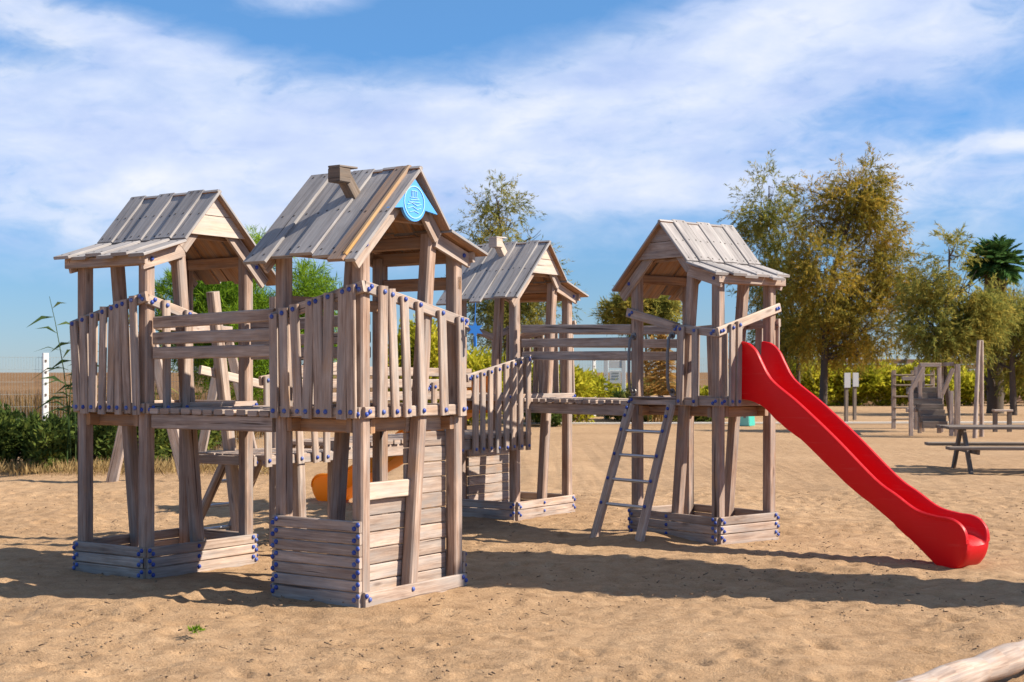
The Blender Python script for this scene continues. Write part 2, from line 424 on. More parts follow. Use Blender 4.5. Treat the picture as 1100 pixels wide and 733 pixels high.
PROFILE = [(-.15, 2.235), (.51, 2.875), (.85, 2.495), (1.235, 2.372)]
def roof(t, mirror, seed, mats=('roof_wood', 'brown_wood'), special=None, n=6, flare=True):
    rnd = random.Random(seed)
    fx = (lambda x: A - x) if mirror else (lambda x: x)
    segs = [(PROFILE[1], PROFILE[0]), (PROFILE[1], PROFILE[2]), (PROFILE[2], PROFILE[3])]
    for k, (top, low) in enumerate(segs):
        b = MB(); d = Vector((low[0] - top[0], 0, low[1] - top[1])); L = d.length; d.normalize()
        nr = Vector((-d.z, 0, d.x)); nr = nr if nr.z > 0 else -nr
        y0, y1 = -.075, B + .075; wd = (y1 - y0) / n; WS = [.085, .125, .19, .19, .195, .195]
        for i in range(n):
            if special and k == 0: wd = WS[i]; yc = y0 + sum(WS[:i]) + wd / 2
            else: yc = y0 + wd * (i + .5) + rnd.uniform(-.006, .006)
            lift = (.015 if i % 2 else 0.0) + rnd.uniform(0, .005)
            e0 = (-.012 if k < 2 else -.02) if k != 2 else .0
            e1 = rnd.uniform(-.055, .06) if k != 1 else .0
            off = -.013 + lift - (.012 if k == 2 else 0)
            P0 = Vector((top[0], yc, top[1])) + d * e0 + nr * off; P1 = Vector((low[0], yc + rnd.uniform(-.008, .008), low[1])) + d * e1 + nr * off
            P0.x = fx(P0.x); P1.x = fx(P1.x); N = Vector((fx(nr.x) - fx(0), 0, nr.z))
            mi, mu = 0, 1
            if special and k == 0 and i in special: mi = special[i]
            b.board(P0, P1, wd * rnd.uniform(1.03, 1.09), .024, N, ch=.005, mi=mi, mi_under=mu)
            for f in ((.04, .5, .93) if k < 2 else (.12, .88)):
                for sy in (-.27, .27):
                    c_ = P0.lerp(P1, f) + N.normalized() * .0128 + Vector((0, wd * sy, 0)); dd = (P1 - P0).normalized() * .006
                    b.board(c_ - dd, c_ + dd, .012, .003, N, ch=.001, mi=4)
        if special and k == 0:
            P0 = Vector((fx(top[0] - .006), -.075 + .085 + .012, top[1])) + Vector((0, 0, .012)); P1 = Vector((fx(low[0]), -.075 + .085 + .012, low[1] + .012)); b.board(P0, P1, .030, .022, Vector((fx(nr.x) - fx(0), 0, nr.z)), mi=3)
        b.build('roof_slope', list(mats) + ['tan_wood', 'orange_wood', 'nail_iron'], t)
    def pt(x, y, z): return Vector((fx(x), y, z))
    # barge boards carried on the outer face of the posts, at both gables
    for y0 in (.0, B - .03):
        b = MB(); off = .036
        lines = [((-.10, 2.235), (.50, 2.815)), ((.52, 2.82), (.84, 2.455)), ((.80, 2.455), (1.20, 2.335))]
        for j, (q0, q1) in enumerate(lines):
            d = Vector((q1[0] - q0[0], 0, q1[1] - q0[1])).normalized(); dn = Vector((d.z, 0, -d.x)); dn = dn if dn.z < 0 else -dn
            dn *= .095
            y = y0 + (.0 if j < 2 else .002)
            poly = [pt(q0[0], y, q0[1]), pt(q1[0], y, q1[1]), pt(q1[0] + dn.x, y, q1[1] + dn.z), pt(q0[0] + dn.x, y, q0[1] + dn.z)]
            b.prism(poly, (0, .026, 0), pt(q1[0], 0, q1[1]) - pt(q0[0], 0, q0[1]))
        o = b.build('barge_board', 'weathered_wood', t)
        if y0 == 0:
            for x, z in ((.035, 2.325), (1.10, 2.325)): bolt(o, pt(x, y0, z), 0)
    # purlins
    b = MB(); b.board(pt(.51, -.02, 2.795), pt(.51, B + .02, 2.795), .05, .085, (0, 0, 1)); b.build('ridge_beam', 'brown_wood', t)
    for x, z in ((.075, 2.37), (.80, 2.40), (1.085, 2.325)):
        b = MB(); b.board(pt(x, .03, z), pt(x, B - .03, z), .085, .045, (1, 0, 0)); b.build('purlin', 'brown_wood', t)
    b = MB(); b.board(pt(1.178, -.03, 2.318), pt(1.178, B + .03, 2.318), .075, .03, (1, 0, 0)); b.build('eave_board', 'weathered_wood', t)
    for y in (.075, B - .075):
        b = MB(); b.board(pt(.29, y, 2.55), pt(.72, y, 2.55), .08, .04, (0, 1, 0)); b.build('collar_beam', 'brown_wood', t)

def gable_boards(t, mirror, zb=2.535, mat='weathered_wood'):
    fx = (lambda x: A - x) if mirror else (lambda x: x)
    (x0, z0), (xa, za), (x1, z1) = PROFILE[:3]
    L = lambda z: xa - (za - z) * (xa - x0) / (za - z0) + .02
    Rr = lambda z: xa + (za - z) * (x1 - xa) / (za - z1) - .02
    for y, ln in ((-.030, 2), (B + .004, 2)):
        for lo, hi in ((zb, 2.683), (2.689, 2.835)):
            b = MB()
            b.prism([(fx(L(lo)), y, lo), (fx(Rr(lo)), y, lo), (fx(Rr(hi)), y, hi), (fx(L(hi)), y, hi)], (0, .026, 0), (1, 0, 0))
            b.build('gable_board', mat, t)

def tower_frame(t, mirror, deck=1.2, rims=('front', 'back', 'left', 'right'), post_mat='post_wood'):
    fx = (lambda x: A - x) if mirror else (lambda x: x)
    for x, y, zt in ((.075, .075, 2.40), (.075, B - .075, 2.40), (1.085, .075, 2.33), (1.085, B - .075, 2.33)):
        b = MB(); b.board((fx(x), y, -.15), (fx(x) + random.uniform(-.006, .006), y, zt), .09, .09, (0, -1, 0), ch=.011)
        b.build('post', post_mat, t)
    for y in (.075, B - .075):
        b = MB(); b.board((fx(.555), y, -.15), (fx(.79), y, 2.45), .088, .088, (0, -1, 0), ch=.011); b.build('post', post_mat, t).name = 'leaning_post'
    b = MB(); n = 7; w = (B - .07) / n
    for i in range(n):
        b.board((.035, .035 + w * (i + .5), deck + .022), (A - .035, .035 + w * (i + .5), deck + .022), w - .012, .036, (0, 0, 1))
    b.build('deck', 'weathered_wood', t)
    for y in (.15, B - .15):
        b = MB(); b.board((.04, y, deck - .05), (A - .04, y, deck - .05), .09, .045, (0, 1, 0)); b.build('joist', 'brown_wood', t)
    for x in (.15, A - .15):
        b = MB(); b.board((x, .04, deck - .055), (x, B - .04, deck - .055), .09, .045, (1, 0, 0)); b.build('joist', 'brown_wood', t)
    for s_ in rims: rim(t, Face(s_), deck)

def chimney(t, x, y, mat='dark_wood'):
    z = PROFILE[0][1] + (x - PROFILE[0][0]) * .97
    d = Vector((-.66, 0, .75)).normalized()
    b = MB(); p = Vector((x, y, z - .02)); q = p + d * .175
    b.board(p, q, .085, .075, (0, 1, 0)); s_ = b.build('chimney', mat, t)
    b = MB(); b.board(q + Vector((-.095, 0, .0)), q + Vector((.012, 0, .0)), .105, .095, (0, 0, 1)); b.board(q + Vector((-.095, 0, .056)), q + Vector((.085, 0, .062)), .105, .014, (0, 0, 1)); b.build('chimney_cap', mat, s_)

GP = 'roofed timber play towers joined by bridges'
ANG = math.atan2(.825, .565)
def to_world(org, ang, x, y): return (org[0] + x * math.cos(ang) - y * math.sin(ang), org[1] + x * math.sin(ang) + y * math.cos(ang))

# --- tower in the front with the blue plaque
OF = (-.961, 9.15)
tf = thing('play_tower', 'nearest timber play tower with a blue plaque in its gable and a crooked chimney', 'play tower', (*OF, 0), ANG, GP)
tower_frame(tf, False)
side_wall(tf, Face('left'), 7); side_wall(tf, Face('front'), 1, h=.08); side_wall(tf, Face('right'), 3); side_wall(tf, Face('back'), 1)
railing(tf, Face('left'), .0, B, 2.055, 1.86, 8, seed=3)
railing(tf, Face('front'), .03, A, 2.055, 1.845, 8, seed=5, slats=[.17, .30, .43, .60, .84, 1.07])
b = MB()
for i, (za, zb) in enumerate([(.0, .115)] + [(.12 + .108 * k, .223 + .108 * k) for k in range(10)]):
    if zb > 1.2: zb = 1.195
    if zb <= .70: b.board((.115, .135, (za + zb) / 2), (1.045, .135, (za + zb) / 2), zb - za, .028, (0, -1, 0), jit=.002)
    else: b.board((.60, .135, (za + zb) / 2), (1.045, .135, (za + zb) / 2), zb - za, .028, (0, -1, 0), jit=.002)
b.build('plank_wall', 'weathered_wood', tf)
b = MB(); b.board((.06, .10, .715), (.66, .10, .715), .115, .042, (0, -1, 0)); b.build('sill_board', 'pale_wood', tf)
roof(tf, False, 21, special={1: 2})
b = MB(); b.board((1.085, .03, 2.13), (1.085, B - .03, 2.13), .09, .04, (1, 0, 0)); b.build('cross_rail', 'brown_wood', tf)
b = MB(); b.board((.115, B - .075, 1.98), (1.04, B - .075, 1.98), .08, .04, (0, 1, 0)); b.build('cross_rail', 'brown_wood', tf)
chimney(tf, .33, .35)
for lo, hi in ((2.30, 2.40), (2.42, 2.52), (2.535, 2.64), (2.65, 2.78)):
    b = MB(); L_ = .51 - (2.875 - hi) * 1.03 + .03; R_ = .51 + (2.875 - hi) * .89 - .03
    b.board((max(L_, .0), B + .012, (lo + hi) / 2), (min(R_, 1.05), B + .012, (lo + hi) / 2), hi - lo, .024, (0, 1, 0)); b.build('gable_board', 'brown_wood', tf)
# plaque: triangle with a round shield
cx, cz, rr = .463, 2.635, .128
pts = [(.463, -.034, 2.80)]
pts.append((.20, -.034, 2.575))
for k in range(15):
    a = math.radians(200 + 140 * k / 14); pts.append((cx + rr * math.cos(a), -.034, cz + rr * math.sin(a)))
pts.append((.72, -.034, 2.575))
b = MB(); b.prism(list(reversed(pts)), (0, -.022, 0), (1, 0, 0)); plq = b.build('name_plaque', 'blue_plate', tf)
b = MB()
def ring(r0, r1, zoff=0):
    for k in range(28):
        a, c = 2 * math.pi * k / 28, 2 * math.pi * (k + 1) / 28
        b.prism([(cx + r0 * math.cos(a), -.0572, cz + r0 * math.sin(a)), (cx + r1 * math.cos(a), -.0572, cz + r1 * math.sin(a)),
                 (cx + r1 * math.cos(c), -.0572, cz + r1 * math.sin(c)), (cx + r0 * math.cos(c), -.0572, cz + r0 * math.sin(c))], (0, -.003, 0), (1, 0, 0))
ring(.103, .110)
def stroke(x0, z0, x1, z1, w=.0045): b.board((cx + x0, -.0590, cz + z0), (cx + x1, -.0590, cz + z1), w, .003, (0, -1, 0), ch=.0005)
for q in ((-.03, .075, .03, .075), (-.03, .075, -.022, .03), (.03, .075, .022, .03), (-.045, .03, .045, .03), (-.04, .012, .05, .022), (-.06, .0, .06, .0),
          (-.075, -.02, -.025, -.005), (-.025, -.005, .025, -.022), (.025, -.022, .075, -.008), (-.07, -.045, -.02, -.03), (-.02, -.03, .03, -.047), (.03, -.047, .07, -.035),
          (-.05, -.068, .0, -.058), (.0, -.058, .05, -.07), (-.012, .075, -.012, .03), (.01, .075, .01, .03)):
    stroke(*q)
b.build('emblem', 'white_mark', plq)

# --- tower at the left
OL = (-2.649, 10.28)
tl = thing('play_tower', 'leftmost timber play tower whose low eave board points left', 'play tower', (*OL, 0), ANG, GP)
tower_frame(tl, True)
for s_ in ('left', 'front', 'right', 'back'): side_wall(tl, Face(s_), 3)
railing(tl, Face('left'), .0, B, 2.05, 1.85, 8, seed=8)
railing(tl, Face('front'), .03, .52, 2.03, 1.90, 3, seed=9, slats=[.19, .37])
rim(tl, Face('right'), .757)
roof(tl, True, 33); gable_boards(tl, True, mat='sunlit_cream_wood')

# --- tower in the middle distance
OM = (.048, 14.56)
tm = thing('play_tower', 'middle timber play tower with a pale grey plank roof and small roof chimney', 'play tower', (*OM, 0), ANG, GP)
tower_frame(tm, False)
for s_ in ('left', 'front', 'right', 'back'): side_wall(tm, Face(s_), 2, h=.085)
b = MB()
for k in range(8): b.board((.10, B - .14, .05 + .1 * k), (A - .1, B - .14, .05 + .1 * k), .095, .028, (0, -1, 0), jit=.002)
b.build('plank_wall', 'weathered_wood', tm)
railing(tm, Face('right'), .0, B, 2.03, 1.87, 8, seed=14)
railing(tm, Face('back'), .75, A, 1.9, 2.0, 2, seed=15)
b = MB(); b.board((.05, B - .1, 2.0), (.6, B - .1, 1.88), .07, .03, (0, 1, 0)); b.build('cross_rail', 'weathered_wood', tm)
roof(tm, False, 45, n=7); gable_boards(tm, False, mat='sunlit_cream_wood'); chimney(tm, .38, .42, 'pale_wood')

# --- tower at the right, with ladder and red slide
OR_ = (1.070, 13.32)
ANR = math.atan2(-.772, .635)
tr = thing('play_tower', 'right hand timber play tower that carries the red slide', 'play tower', (*OR_, 0), ANR, GP)
tower_frame(tr, False)
for s_ in ('left', 'front', 'right', 'back'): side_wall(tr, Face(s_), 3)
fr = Face('front')
b = MB(); b.board(fr.p(.0, -.015, 2.06), fr.p(.66, -.015, 1.90), .085, .03, fr.n); o = b.build('cross_rail', 'weathered_wood', tr)
for k in (-1, 1): bolt(o, fr.p(.06 + k * .016, 0, 2.045 + k * .01), 0)
railing(tr, fr, .60, A - .03, 1.90, 1.845, 2, seed=17, slats=[.70, .88])
b = MB(); fc = Face('right'); b.board(fc.p(.0, -.015, 1.85), fc.p(B, -.015, 2.09), .08, .03, fc.n); o = b.build('cross_rail', 'pale_wood', tr)
for a in (.03, .06, B - .06, B - .03): bolt(o, fc.p(a, 0, 1.85 + a * .29), fc.rot)
for a in (.145, .235):
    q = MB(); q.board(fc.p(a, .0165, 1.2), fc.p(a + .012, .0165, 1.88 + a * .29), .066, .027, fc.n, ch=.008); q.build('baluster', 'weathered_wood', o)
    bolt(o, fc.p(a + .012, .03, 1.85 + a * .29), fc.rot); bolt(o, fc.p(a, .03, 1.24), fc.rot)
railing(tr, Face('back'), .0, A, 1.9, 1.95, 6, seed=19)
roof(tr, False, 57); gable_boards(tr, False)

# ------------------------------------------------------------------ bridges
def bridge(org, ang, x0, x1, y0, y1, z, label, rails=((1.89, 1.76, 1.645), (1.89, 1.76, 1.645)), along='x', sag=0.0, group='timber bridges between the towers', dens=.105, spans=((0, 1), (0, 1))):
    t = thing('timber_bridge', label, 'bridge', (*to_world(org, ang, x0, y0), 0), ang, group)
    lx, ly = x1 - x0, y1 - y0
    L, W = (lx, ly) if along == 'x' else (ly, lx)
    P = (lambda s, c, h: Vector((s, c, h))) if along == 'x' else (lambda s, c, h: Vector((c, s, h)))
    N = P(0, 1, 0); zz = lambda s: z - sag * math.sin(math.pi * s / L)
    n = max(4, int(L / dens)); st = L / n
    b = MB()
    for i in range(n):
        s = st * (i + .5); hh = zz(s) + .02
        b.board(P(s, .0, hh), P(s, W, hh), st - .022, .038, (0, 0, 1), ch=.006, jit=.003)
    b.build('deck_planks', 'weathered_wood', t)
    for c in (.05, W - .05):
        b = MB(); b.board(P(0, c, z - .055), P(L, c, z - .055), .105, .05, N); b.build('stringer', 'weathered_wood', t)
    for c, hs, sp in ((.055, rails[0], spans[0]), (W - .055, rails[1], spans[1])):
        for k, h in enumerate(hs):
            b = MB(); b.board(P(L * sp[0], c + .002 * k, h), P(L * sp[1], c + .002 * k, h - .03 + .012 * k), .088, .035, N, ch=.01, jit=.004); b.build('hand_rail', 'weathered_wood', t)
    return t
bridge(OL, ANG, .03, A - .03, -1.20, .0, 1.2, 'short three railed plank bridge joining the leftmost and nearest towers', along='y')
bridge(OR_, ANR, -1.60, .0, .02, B, 1.195, 'three railed plank bridge between the middle and right hand towers', rails=((1.94, 1.80, 1.665), (1.94, 1.80, 1.665)))
lb = bridge(OL, ANG, 2.20, 5.05, .0, .83, .86, 'low plank bridge running behind the nearest tower', rails=((), (1.52, 1.40, 1.27)))
# slatted side of the low bridge by the middle tower
fb = Face('front', 0, 2.85, .0, .83)
railing(lb, fb, 1.75, 2.84, 1.44, 1.64, 8, zb=.72, seed=23, lean=.02)
railing(lb, fb, 1.1, 1.7, 1.35, 1.44, 3, zb=.72, seed=24, lean=.02)

# --- low open platform behind the left tower
tp = thing('play_platform', 'low roofless timber platform standing behind the leftmost tower', 'play platform', (*to_world(OL, ANG, A + .02, 0), 0), ANG)
LX = 1.02
fk = dict(x0=0, x1=LX, y0=0, y1=B)
for x, y, zt in ((LX - .075, B - .075, 2.16), (LX - .075, .075, .92)):
    b = MB(); b.board((x, y, -.15), (x, y, zt), .09, .09, (0, -1, 0), ch=.011); b.build('post', 'weathered_wood', tp)
b = MB(); b.board((.54, B - .075, -.15), (.20, B - .075, 2.17), .088, .088, (0, -1, 0), ch=.011); b.build('leaning_post', 'weathered_wood', tp)
b = MB(); b.board((.54, .075, -.15), (.50, .075, .80), .088, .088, (0, -1, 0), ch=.011); b.build('post', 'weathered_wood', tp)
b = MB()
for i in range(9): b.board((.03, .06 + .09 * i, .822), (LX, .06 + .09 * i, .822), .078, .034, (0, 0, 1))
b.build('deck', 'weathered_wood', tp)
for s_ in ('front', 'back', 'right'): rim(tp, Face(s_, **fk), .757)
railing(tp, Face('front', **fk), .0, LX, 1.43, 1.56, 6, zb=.757, seed=31, lean=.05)
b = MB(); b.board((.1, B - .03, 1.52), (.9, B - .03, 1.38), .075, .03, (0, 1, 0)); b.build('cross_rail', 'pale_wood', tp)

# ------------------------------------------------------------------ ladders
def ladder(org, ang, x0, x1, yout, ztop, label, n=4, dz=.22, ysgn=-1):
    t = thing('ladder', label, 'ladder', (*org, 0), ang, 'ladders leaning on the play structure')
    tp_ = lambda x, f, dx=0: Vector((x + dx * (1 - f), ysgn * (yout * (1 - f) + .03), ztop * f))
    for x, dx in ((x0, -.0), (x1, .05)):
        b = MB(); b.board(tp_(x, -.06, dx), tp_(x, 1.0, dx), .085, .055, (0, ysgn, 0.4), ch=.011); s_ = b.build('stringer', 'weathered_wood', t)
        for z in [ztop - .04, ztop - .11] + [ztop - .24 - dz * k for k in range(n)]:
            bolt(s_, tp_(x, z / ztop, dx) + Vector((0, ysgn * .030, .012)), 0 if ysgn < 0 else math.pi)
    for k in range(n):
        f = (ztop - .24 - dz * k) / ztop
        b = MB(); b.tube([tp_(x0, f), tp_(x1, f, .05)], .0155, 10); b.build('rung', 'steel', t, smooth=40)
    return t
ladder(OR_, ANR, .085, .61, .455, 1.2, 'grey timber ladder with steel rungs leaning on the right hand tower')
ladder(to_world(OL, ANG, A + .5, B), ANG, .0, .42, .5, .80, 'short timber ladder with steel rungs behind the leftmost tower', n=3, ysgn=1)
# steel grab handles beside the ladder opening
for x, lab in ((.075, 'curved steel grab handle left of the ladder top on the right hand tower'), (.575, 'curved steel grab handle right of the ladder top on the right hand tower')):
    pts = [(0, 0, 1.32), (0, -.03, 1.322), (-.006, -.052, 1.35), (-.012, -.058, 1.45), (-.012, -.058, 1.66), (-.004, -.05, 1.80), (0, -.03, 1.833), (0, 0, 1.835)]
    b = MB(); b.tube(pts, .0145, 10); b.tube([(0, -.002, 1.32), (0, -.014, 1.32)], .034, 12); b.tube([(0, -.002, 1.835), (0, -.014, 1.835)], .034, 12)
    o = b.build('grab_handle', 'dull_steel', None, smooth=40); o.location = (*to_world(OR_, ANR, x, .03), 0); o.rotation_euler = (0, 0, ANR)
    tag(o, lab, 'handle', 'steel grab handles')

# ------------------------------------------------------------------ slides
def catmull(P, n):
    P = [np.array(p, float) for p in P]; out = []
    for i in range(len(P) - 1):
        a, b_, c, d = P[max(i - 1, 0)], P[i], P[i + 1], P[min(i + 2, len(P) - 1)]
        for k in range(n):
            t = k / n; out.append(.5 * ((2 * b_) + (c - a) * t + (2 * a - 5 * b_ + 4 * c - d) * t * t + (3 * b_ - a - 3 * c + d) * t ** 3))
    out.append(P[-1]); return out
SLIDE = [ # distance, top of side wall, floor, underside
    (0.0, 1.765, 1.285, 1.255), (.10, 1.745, 1.285, 1.245), (.19, 1.68, 1.27, 1.22), (.26, 1.57, 1.235, 1.19), (.33, 1.465, 1.175, 1.14), (.42, 1.385, 1.105, 1.07),
    (.67, 1.225, .955, .925), (1.05, .945, .675, .645), (1.44, .632, .435, .395), (1.64, .518, .345, .265), (1.83, .412, .285, .125), (2.01, .377, .255, -.01),
    (2.10, .372, .245, -.03), (2.16, .360, .236, -.018), (2.205, .340, .220, .012), (2.24, .310, .195, .052), (2.262, .278, .172, .090), (2.273, .240, .160, .125), (2.276, .205, .168, .160)]
def slide(org, ang, mat, label, kd=1.0, kh=1.0, hw=.155, cut=0):
    t = thing('slide', label, 'slide', (*org, 0), ang)
    prof = catmull(SLIDE, 5); b = MB(); nsec = None
    for i, (d, zt, zf, zu) in enumerate(prof):
        d *= kd; zt *= kh; zf *= kh; zu *= kh
        e = 1.0 - max(0.0, (d / kd - 2.2) / .076) * .06
        if .35 < d / kd < 1.95 and (i // 3) % 3 == 0: zu -= .008   # ribs moulded into the underside
        W = hw * e; r = .020
        half = [(0, zu), (W * .6, zu), (W - .012, zu + .006), (W, zu + .03), (W, zt - .02), (W + .014, zt - .014), (W + .016, zt + .004), (W + .004, zt + .014),
                (W - .016, zt + .010), (W - .024, zt - .010), (W - .030, zf + (zt - zf) * .45), (W - .042, zf + (zt - zf) * .16), (W - .068, zf + (zt - zf) * .04), (W - .10, zf), (0, zf - .004)]
        sec = half + [(-s_, z) for s_, z in half[-2:0:-1]]
        nsec = len(sec)
        for s_, z in sec: b.v.append(Vector((d, s_, z)))
    k = len(prof)
    for i in range(k - 1):
        for j in range(nsec):
            q = (j + 1) % nsec; b.face((i * nsec + j, (i + 1) * nsec + j, (i + 1) * nsec + q, i * nsec + q), [(0, 0)] * 4)
    # ends: quads between the under shell and the trough
    h = len(half)
    for base, flip in ((0, False), ((k - 1) * nsec, True)):
        f = [base + j for j in range(nsec)]
        pairs = [(0, h - 1), (1, h - 2), (2, h - 3), (3, h - 4), (4, h - 5), (5, h - 6), (6, h - 7)]
        mirror = lambda j: 0 if j == 0 else (h - 1 if j == h - 1 else nsec - j)
        for (a0, b0), (a1, b1) in zip(pairs, pairs[1:]):
            for quad in ((a0, a1, b1, b0), tuple(mirror(z) for z in (a1, a0, b0, b1))):
                qd = [base + z for z in quad]
                b.face(qd if flip else qd[::-1], [(0, 0)] * 4)
    o = b.build('chute', mat, t, smooth=48)
    return t
slide(to_world(OR_, ANR, A + .0, .43), ANR, 'red_plastic', 'long glossy red plastic slide coming down from the right hand tower')
slide(to_world(OM, ANG, .55, B), ANG + math.pi / 2, 'orange_plastic', 'orange plastic slide half hidden behind the nearest tower', kd=1.02, kh=.84, hw=.19)

# blue ornament hanging by the nearest tower's right hand railing
b = MB(); star = []
for k in range(12):
    a = math.pi / 2 + 2 * math.pi * k / 12; r = .062 if k % 2 == 0 else .030
    star.append((r * math.cos(a), 0, r * math.sin(a)))
b.prism(list(reversed(star)), (0, -.016, 0), (1, 0, 0)); b.tube([(0, -.006, .05), (.004, -.006, .19)], .004, 6); b.tube([(0, -.0065, -.05), (.002, -.0065, -.12)], .012, 6)
o = b.build('star_ornament', 'star_blue'); o.location = (-.262, 10.0, 1.80); o.rotation_euler = (0, 0, .25)
tag(o, 'small blue star shaped ornament hanging at the railing of the nearest tower', 'ornament')

# ------------------------------------------------------------------ ground
def vnoise(x, y, seed):
    """value noise on numpy arrays"""
    def h(i, j): 
        n = (i * 374761393 + j * 668265263 + seed * 974711) & 0x7fffffff
        n = ((n ^ (n >> 13)) * 1274126177) & 0x7fffffff
        return ((n ^ (n >> 16)) & 0xffff) / 65535.0
    xi = np.floor(x).astype(np.int64); yi = np.floor(y).astype(np.int64); fx = x - xi; fy = y - yi
    fx = fx * fx * (3 - 2 * fx); fy = fy * fy * (3 - 2 * fy)
    return (h(xi, yi) * (1 - fx) + h(xi + 1, yi) * fx) * (1 - fy) + (h(xi, yi + 1) * (1 - fx) + h(xi + 1, yi + 1) * fx) * fy
def np_mesh(name, V, F, mat, smooth=False, kind=None):
    """F: (n,k) index array"""
    me = bpy.data.meshes.new(name); V = np.asarray(V, np.float32); F = np.asarray(F, np.int32)
    me.vertices.add(len(V)); me.vertices.foreach_set('co', V.ravel())
    me.loops.add(F.size); me.loops.foreach_set('vertex_index', F.ravel())
    me.polygons.add(len(F)); k = F.shape[1]
    me.polygons.foreach_set('loop_start', np.arange(0, F.size, k, dtype=np.int32))
    if smooth: me.polygons.foreach_set('use_smooth', np.ones(len(F), bool))
    me.update(calc_edges=True); me.validate()
    for m in ([mat] if isinstance(mat, str) else mat): me.materials.append(MATS[m])
    o = bpy.data.objects.new(name, me); COL.objects.link(o)
    if kind: o['kind'] = kind
    return o
def ground():
    def axis(lo, hi, st, far_lo, far_hi):
        core = list(np.arange(lo, hi, st)); s_, a = st, core[-1]
        while a < far_hi: s_ *= 1.22; a += s_; core.append(a)
        s_, a = st, core[0]
        while a > far_lo: s_ *= 1.22; a -= s_; core.insert(0, a)
        return np.array(core)
    X = axis(-7.0, 8.0, .030, -4000, 4000); Y = axis(5.6, 18.0, .030, -400, 6000)
    gx, gy = np.meshgrid(X, Y)
    fade = np.clip(1 - np.maximum(np.abs(gx) - 9, 0) / 6, 0, 1) * np.clip((34 - gy) / 12, 0, 1) * np.clip((gy - 1) / 3, 0, 1)
    z = .075 * (vnoise(gx * .8 + 9, gy * .8, 1) - .5) + .030 * (vnoise(gx * 2.1, gy * 2.1 + 4, 2) - .5) + .018 * (vnoise(gx * 4.6, gy * 4.6, 3) - .5) + .020 * (vnoise(gx * 10.5, gy * 10.5, 4) - .5) + .014 * (vnoise(gx * 17.3, gy * 17.3, 6) - .5)
    r = np.random.default_rng(5)
    for _ in range(1200):   # trodden footprints
        cx_, cy_ = r.uniform(-7, 7.5), r.uniform(6.2, 18); a = r.uniform(0, math.pi); la, lb_ = r.uniform(.06, .13), r.uniform(.035, .06); dp = r.uniform(.010, .028)
        i0, i1 = np.searchsorted(X, [cx_ - .4, cx_ + .4]); j0, j1 = np.searchsorted(Y, [cy_ - .4, cy_ + .4])
        dx = gx[j0:j1, i0:i1] - cx_; dy = gy[j0:j1, i0:i1] - cy_; u = (dx * math.cos(a) + dy * math.sin(a)) / la; v = (-dx * math.sin(a) + dy * math.cos(a)) / lb_
        q = u * u + v * v; z[j0:j1, i0:i1] += dp * (-np.exp(-q) + .45 * np.exp(-(np.sqrt(q) - 1.6) ** 2 * 4))
    def calm(px_, py_, rad, keep, lift=0.0):
        g = np.exp(-((gx - px_) ** 2 + (gy - py_) ** 2) / rad ** 2); return g
    for cx_, cy_ in (to_world(OF, ANG, .58, .41), to_world(OL, ANG, .58, .41), to_world(OM, ANG, .58, .41), to_world(OR_, ANR, .58, .41)):
        g = np.exp(-(((gx - cx_) ** 2 + (gy - cy_) ** 2) / .95 ** 2) ** 2); z = z * (1 - .75 * g)
    z = z * fade - .012 + .03 * fade * np.clip(vnoise(gx * 1.9 + 3, gy * 1.9, 12) - .55, 0, 1)
    # sand heaped against the foot of the ladder
    lx_, ly_ = to_world(OR_, ANR, .45, -.25); z += .07 * np.exp(-((gx - lx_) ** 2 + (gy - ly_) ** 2) / .35 ** 2)
    ny, nx = gx.shape; idx = np.arange(nx * ny).reshape(ny, nx)
    F = np.stack([idx[:-1, :-1].ravel(), idx[:-1, 1:].ravel(), idx[1:, 1:].ravel(), idx[1:, :-1].ravel()], 1)
    np_mesh('ground', np.stack([gx.ravel(), gy.ravel(), z.ravel()], 1), F, 'sand', True, 'structure')
ground()
def litter():
    """wood chips, twigs and little clods lying on the near sand"""
    r = np.random.default_rng(77); n = 5200
    P = np.stack([r.uniform(-6.5, 7, n), 6.0 + 14 * r.beta(1.1, 2.2, n), np.zeros(n)], 1)
    keep = vnoise(P[:, 0] * 1.3, P[:, 1] * 1.3, 8) + r.uniform(-.25, .25, n) > .48; P = P[keep]; n = len(P)
    P[:, 2] = r.uniform(-.012, .02, n)
    a = r.uniform(0, 2 * np.pi, n); D = np.stack([np.cos(a), np.sin(a), r.normal(0, .25, n)], 1); L = r.uniform(.008, .030, n) * np.where(r.uniform(size=n) < .1, 2.2, 1); W = r.uniform(.004, .010, n)
    D /= np.linalg.norm(D, axis=1, keepdims=True); S = np.cross(D, np.array([0, 0, 1.0])); S /= np.linalg.norm(S, axis=1, keepdims=True); U = np.cross(S, D)
    c = [P + D * (L * q)[:, None] * .5 + S * (W * e)[:, None] * .5 + U * (W * f)[:, None] * .4 for q, e, f in ((-1, -1, -1), (-1, 1, -1), (1, .6, -1), (1, -.6, -1), (-1, -1, 1), (-1, 1, 1), (1, .6, 1), (1, -.6, 1))]
    V = np.stack(c, 1).reshape(-1, 3); q = np.array([(0, 1, 2, 3), (7, 6, 5, 4), (0, 4, 5, 1), (1, 5, 6, 2), (2, 6, 7, 3), (3, 7, 4, 0)])
    F = (np.arange(n)[:, None, None] * 8 + q[None]).reshape(-1, 4)
    o = np_mesh('sand_litter', V, F, 'litter')
    tag_ = {'label': 'small dark wood chips and twigs scattered over the near sand', 'category': 'litter', 'kind': 'stuff'}
    for k_, v_ in tag_.items(): o[k_] = v_
litter()
# dry field beyond the fence on the left and behind everything
np_mesh('field', [(-4000, 30, .03), (-6.5, 30, .03), (-4, 52, .03), (3, 60, .03), (40, 75, .03), (4000, 75, .03), (4000, 5500, .03), (-4000, 5500, .03)], [list(range(8))], 'dry_field', False, 'structure')
